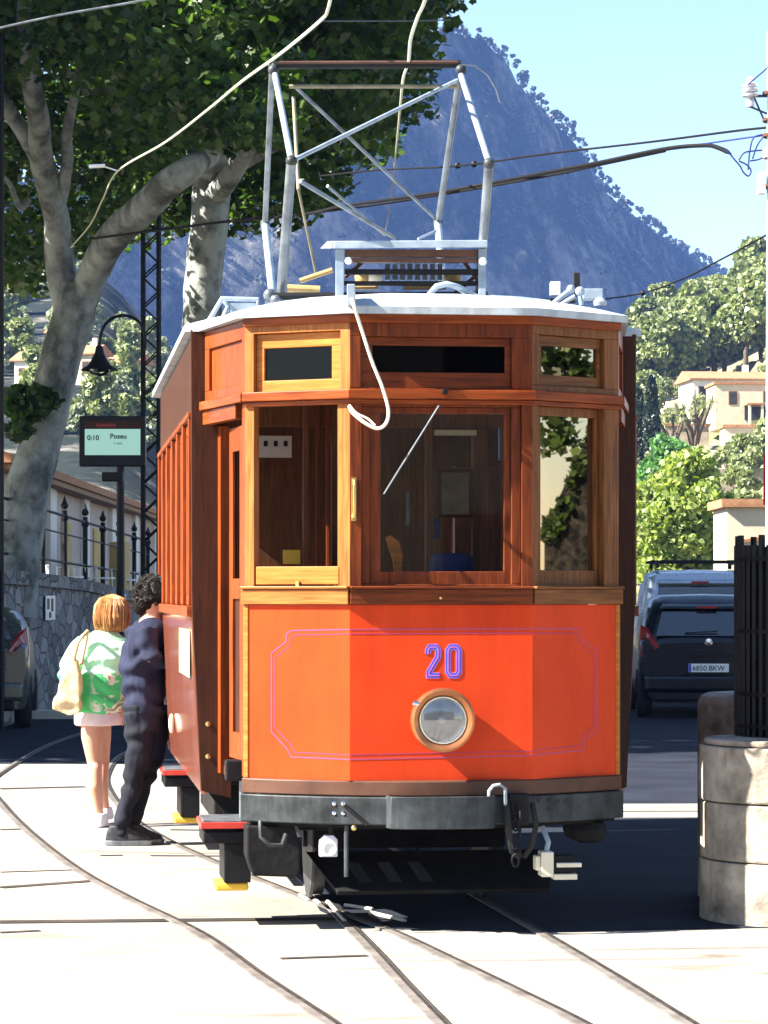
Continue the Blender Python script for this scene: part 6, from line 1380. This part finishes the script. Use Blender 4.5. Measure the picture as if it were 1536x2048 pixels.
# ------------------------------------------------------------------ what the right hand tram window mirrors: an added dark house and a tree off to the right
nF = FR.n; nW = Vector((nF.x * TC - nF.y * TS, nF.x * TS + nF.y * TC, 0)); vv = P(1140, 985, 13.4) - Vector((0, 0, HC)); vv.normalize(); rv = vv - 2 * vv.dot(nW) * nW
c0 = P(1140, 985, 13.4)
def mir(px, py, dist):                               # where a window pixel's mirror ray lands
    p0 = P(px, py, 13.4); v = (p0 - Vector((0, 0, HC))).normalized(); r_ = v - 2 * v.dot(nW) * nW; return p0 + r_ * dist
MT['ivy'] = noisy('stone darkened for reflection', (.004, .005, .004), (.05, .045, .04), scale=9, rough=.9, bump=.6, p=(.42, .7))  # gable stone darkened so the window pane mirrors dark there
hs = empty('added_mirror_house', (0, 0, 0)); tag(hs, 'unseen gabled house added to the right for a dark reflection in the tram window', 'house')
a0, a1 = mir(1106, 1040, 30), mir(1212, 868, 30)
dirh = (a1 - a0); d2 = Vector((dirh.x, dirh.y, 0)); 
lo = a0 - dirh * .2; hi = a1 + dirh * 1.2; tw = Vector((3.5, 0, 0))
MB().prism([(lo.x, lo.y, 0), (hi.x, hi.y, 0), tuple(hi), tuple(lo)], tuple(rv.xy.to_3d() * 6)).build('gable_wall', MT['ivy'], hs)
up = Vector((0, 0, .12)); MB().prism([tuple(lo + Vector((0, 0, .003))), tuple(hi + Vector((0, 0, .003))), tuple(hi + up), tuple(lo + up)], tuple(rv.xy.to_3d() * 6)).build('roof', MT['ivy'], hs)
leaf_cloud('ivy', np.concatenate([blob(16, lo.lerp(hi, R.random()) + Vector((0, 0, R.uniform(-.25, .05))), (.14, .14, .12)) for _ in range(40)]), .07, MT['plane_leaf'], 'maple', parent=hs)
ot = empty('plane_tree', (mir(1085, 800, 20).x, mir(1085, 800, 20).y, 0)); tag(ot, 'plane tree to the right of the view, its leaves mirrored in the tram window', 'plane tree', 'plane trees beside the street')
lm = MB(); limb(lm, [(0, 2.2, 0), (.1, 2.2, 2), (0, 1.6, 4), (.2, 1, 6)], [.2, .16, .13, .05]); lm.build('trunk', MT['bark'], ot, smooth=True)
cc = [blob(14, mir(R.uniform(1060, 1225), R.uniform(640, 790), 20) - ot.location, (.22, .22, .16)) for _ in range(34)] + [blob(7, mir(1078 + 80 * R.random() ** 1.5, R.uniform(800, 920), 20) - ot.location, (.22, .16, .14)) for _ in range(15)] + [blob(60, (R.uniform(-2, 2), R.uniform(-1, 3), R.uniform(5.0, 8)), (.7, .7, .5)) for _ in range(50)]
leaf_cloud('crown', np.concatenate(cc), .09, MT['plane_leaf'], 'maple', parent=ot)

bb = empty('added_building', (0, -24, 0)); tag(bb, 'unseen stone building added behind the viewer to darken reflections in the tram front', 'building')  # unseen block added so glass and varnish reflect a dark wall
MB().box(-22, 26, -8, 0, -.2, 9.5).build('wall', MT['stone'], bb); MB().box(-22.5, 26.5, -8.5, .5, 9.503, 9.9).build('roof', MT['tile'], bb)
for k in range(9):
    for z in (1.0, 5.2): f = MB().box(-20 + k * 5, -18.8 + k * 5, .002, .05, z, z + 2.1).build('window', MT['shutter'], bb); MB().box(-19.9 + k * 5, -18.9 + k * 5, .052, .07, z + .1, z + 2.0).build('pane', MT['window'], f)
# ------------------------------------------------------------------ the air
m = bpy.data.materials.new('haze air'); m.use_nodes = True; t = m.node_tree; t.nodes.clear()
o_ = N(t, 'ShaderNodeOutputMaterial'); pv = N(t, 'ShaderNodeVolumePrincipled'); pv.inputs['Density'].default_value = HAZE; pv.inputs['Color'].default_value = (.19, .37, .95, 1); pv.inputs['Anisotropy'].default_value = 0.0
t.links.new(pv.outputs[0], o_.inputs['Volume'])
hz = MB().box(-1700, 1700, -80, 2700, -1.6, 420).build('haze', m); tag(hz, kind='stuff')
if HAZE == 0: bpy.data.objects.remove(hz)
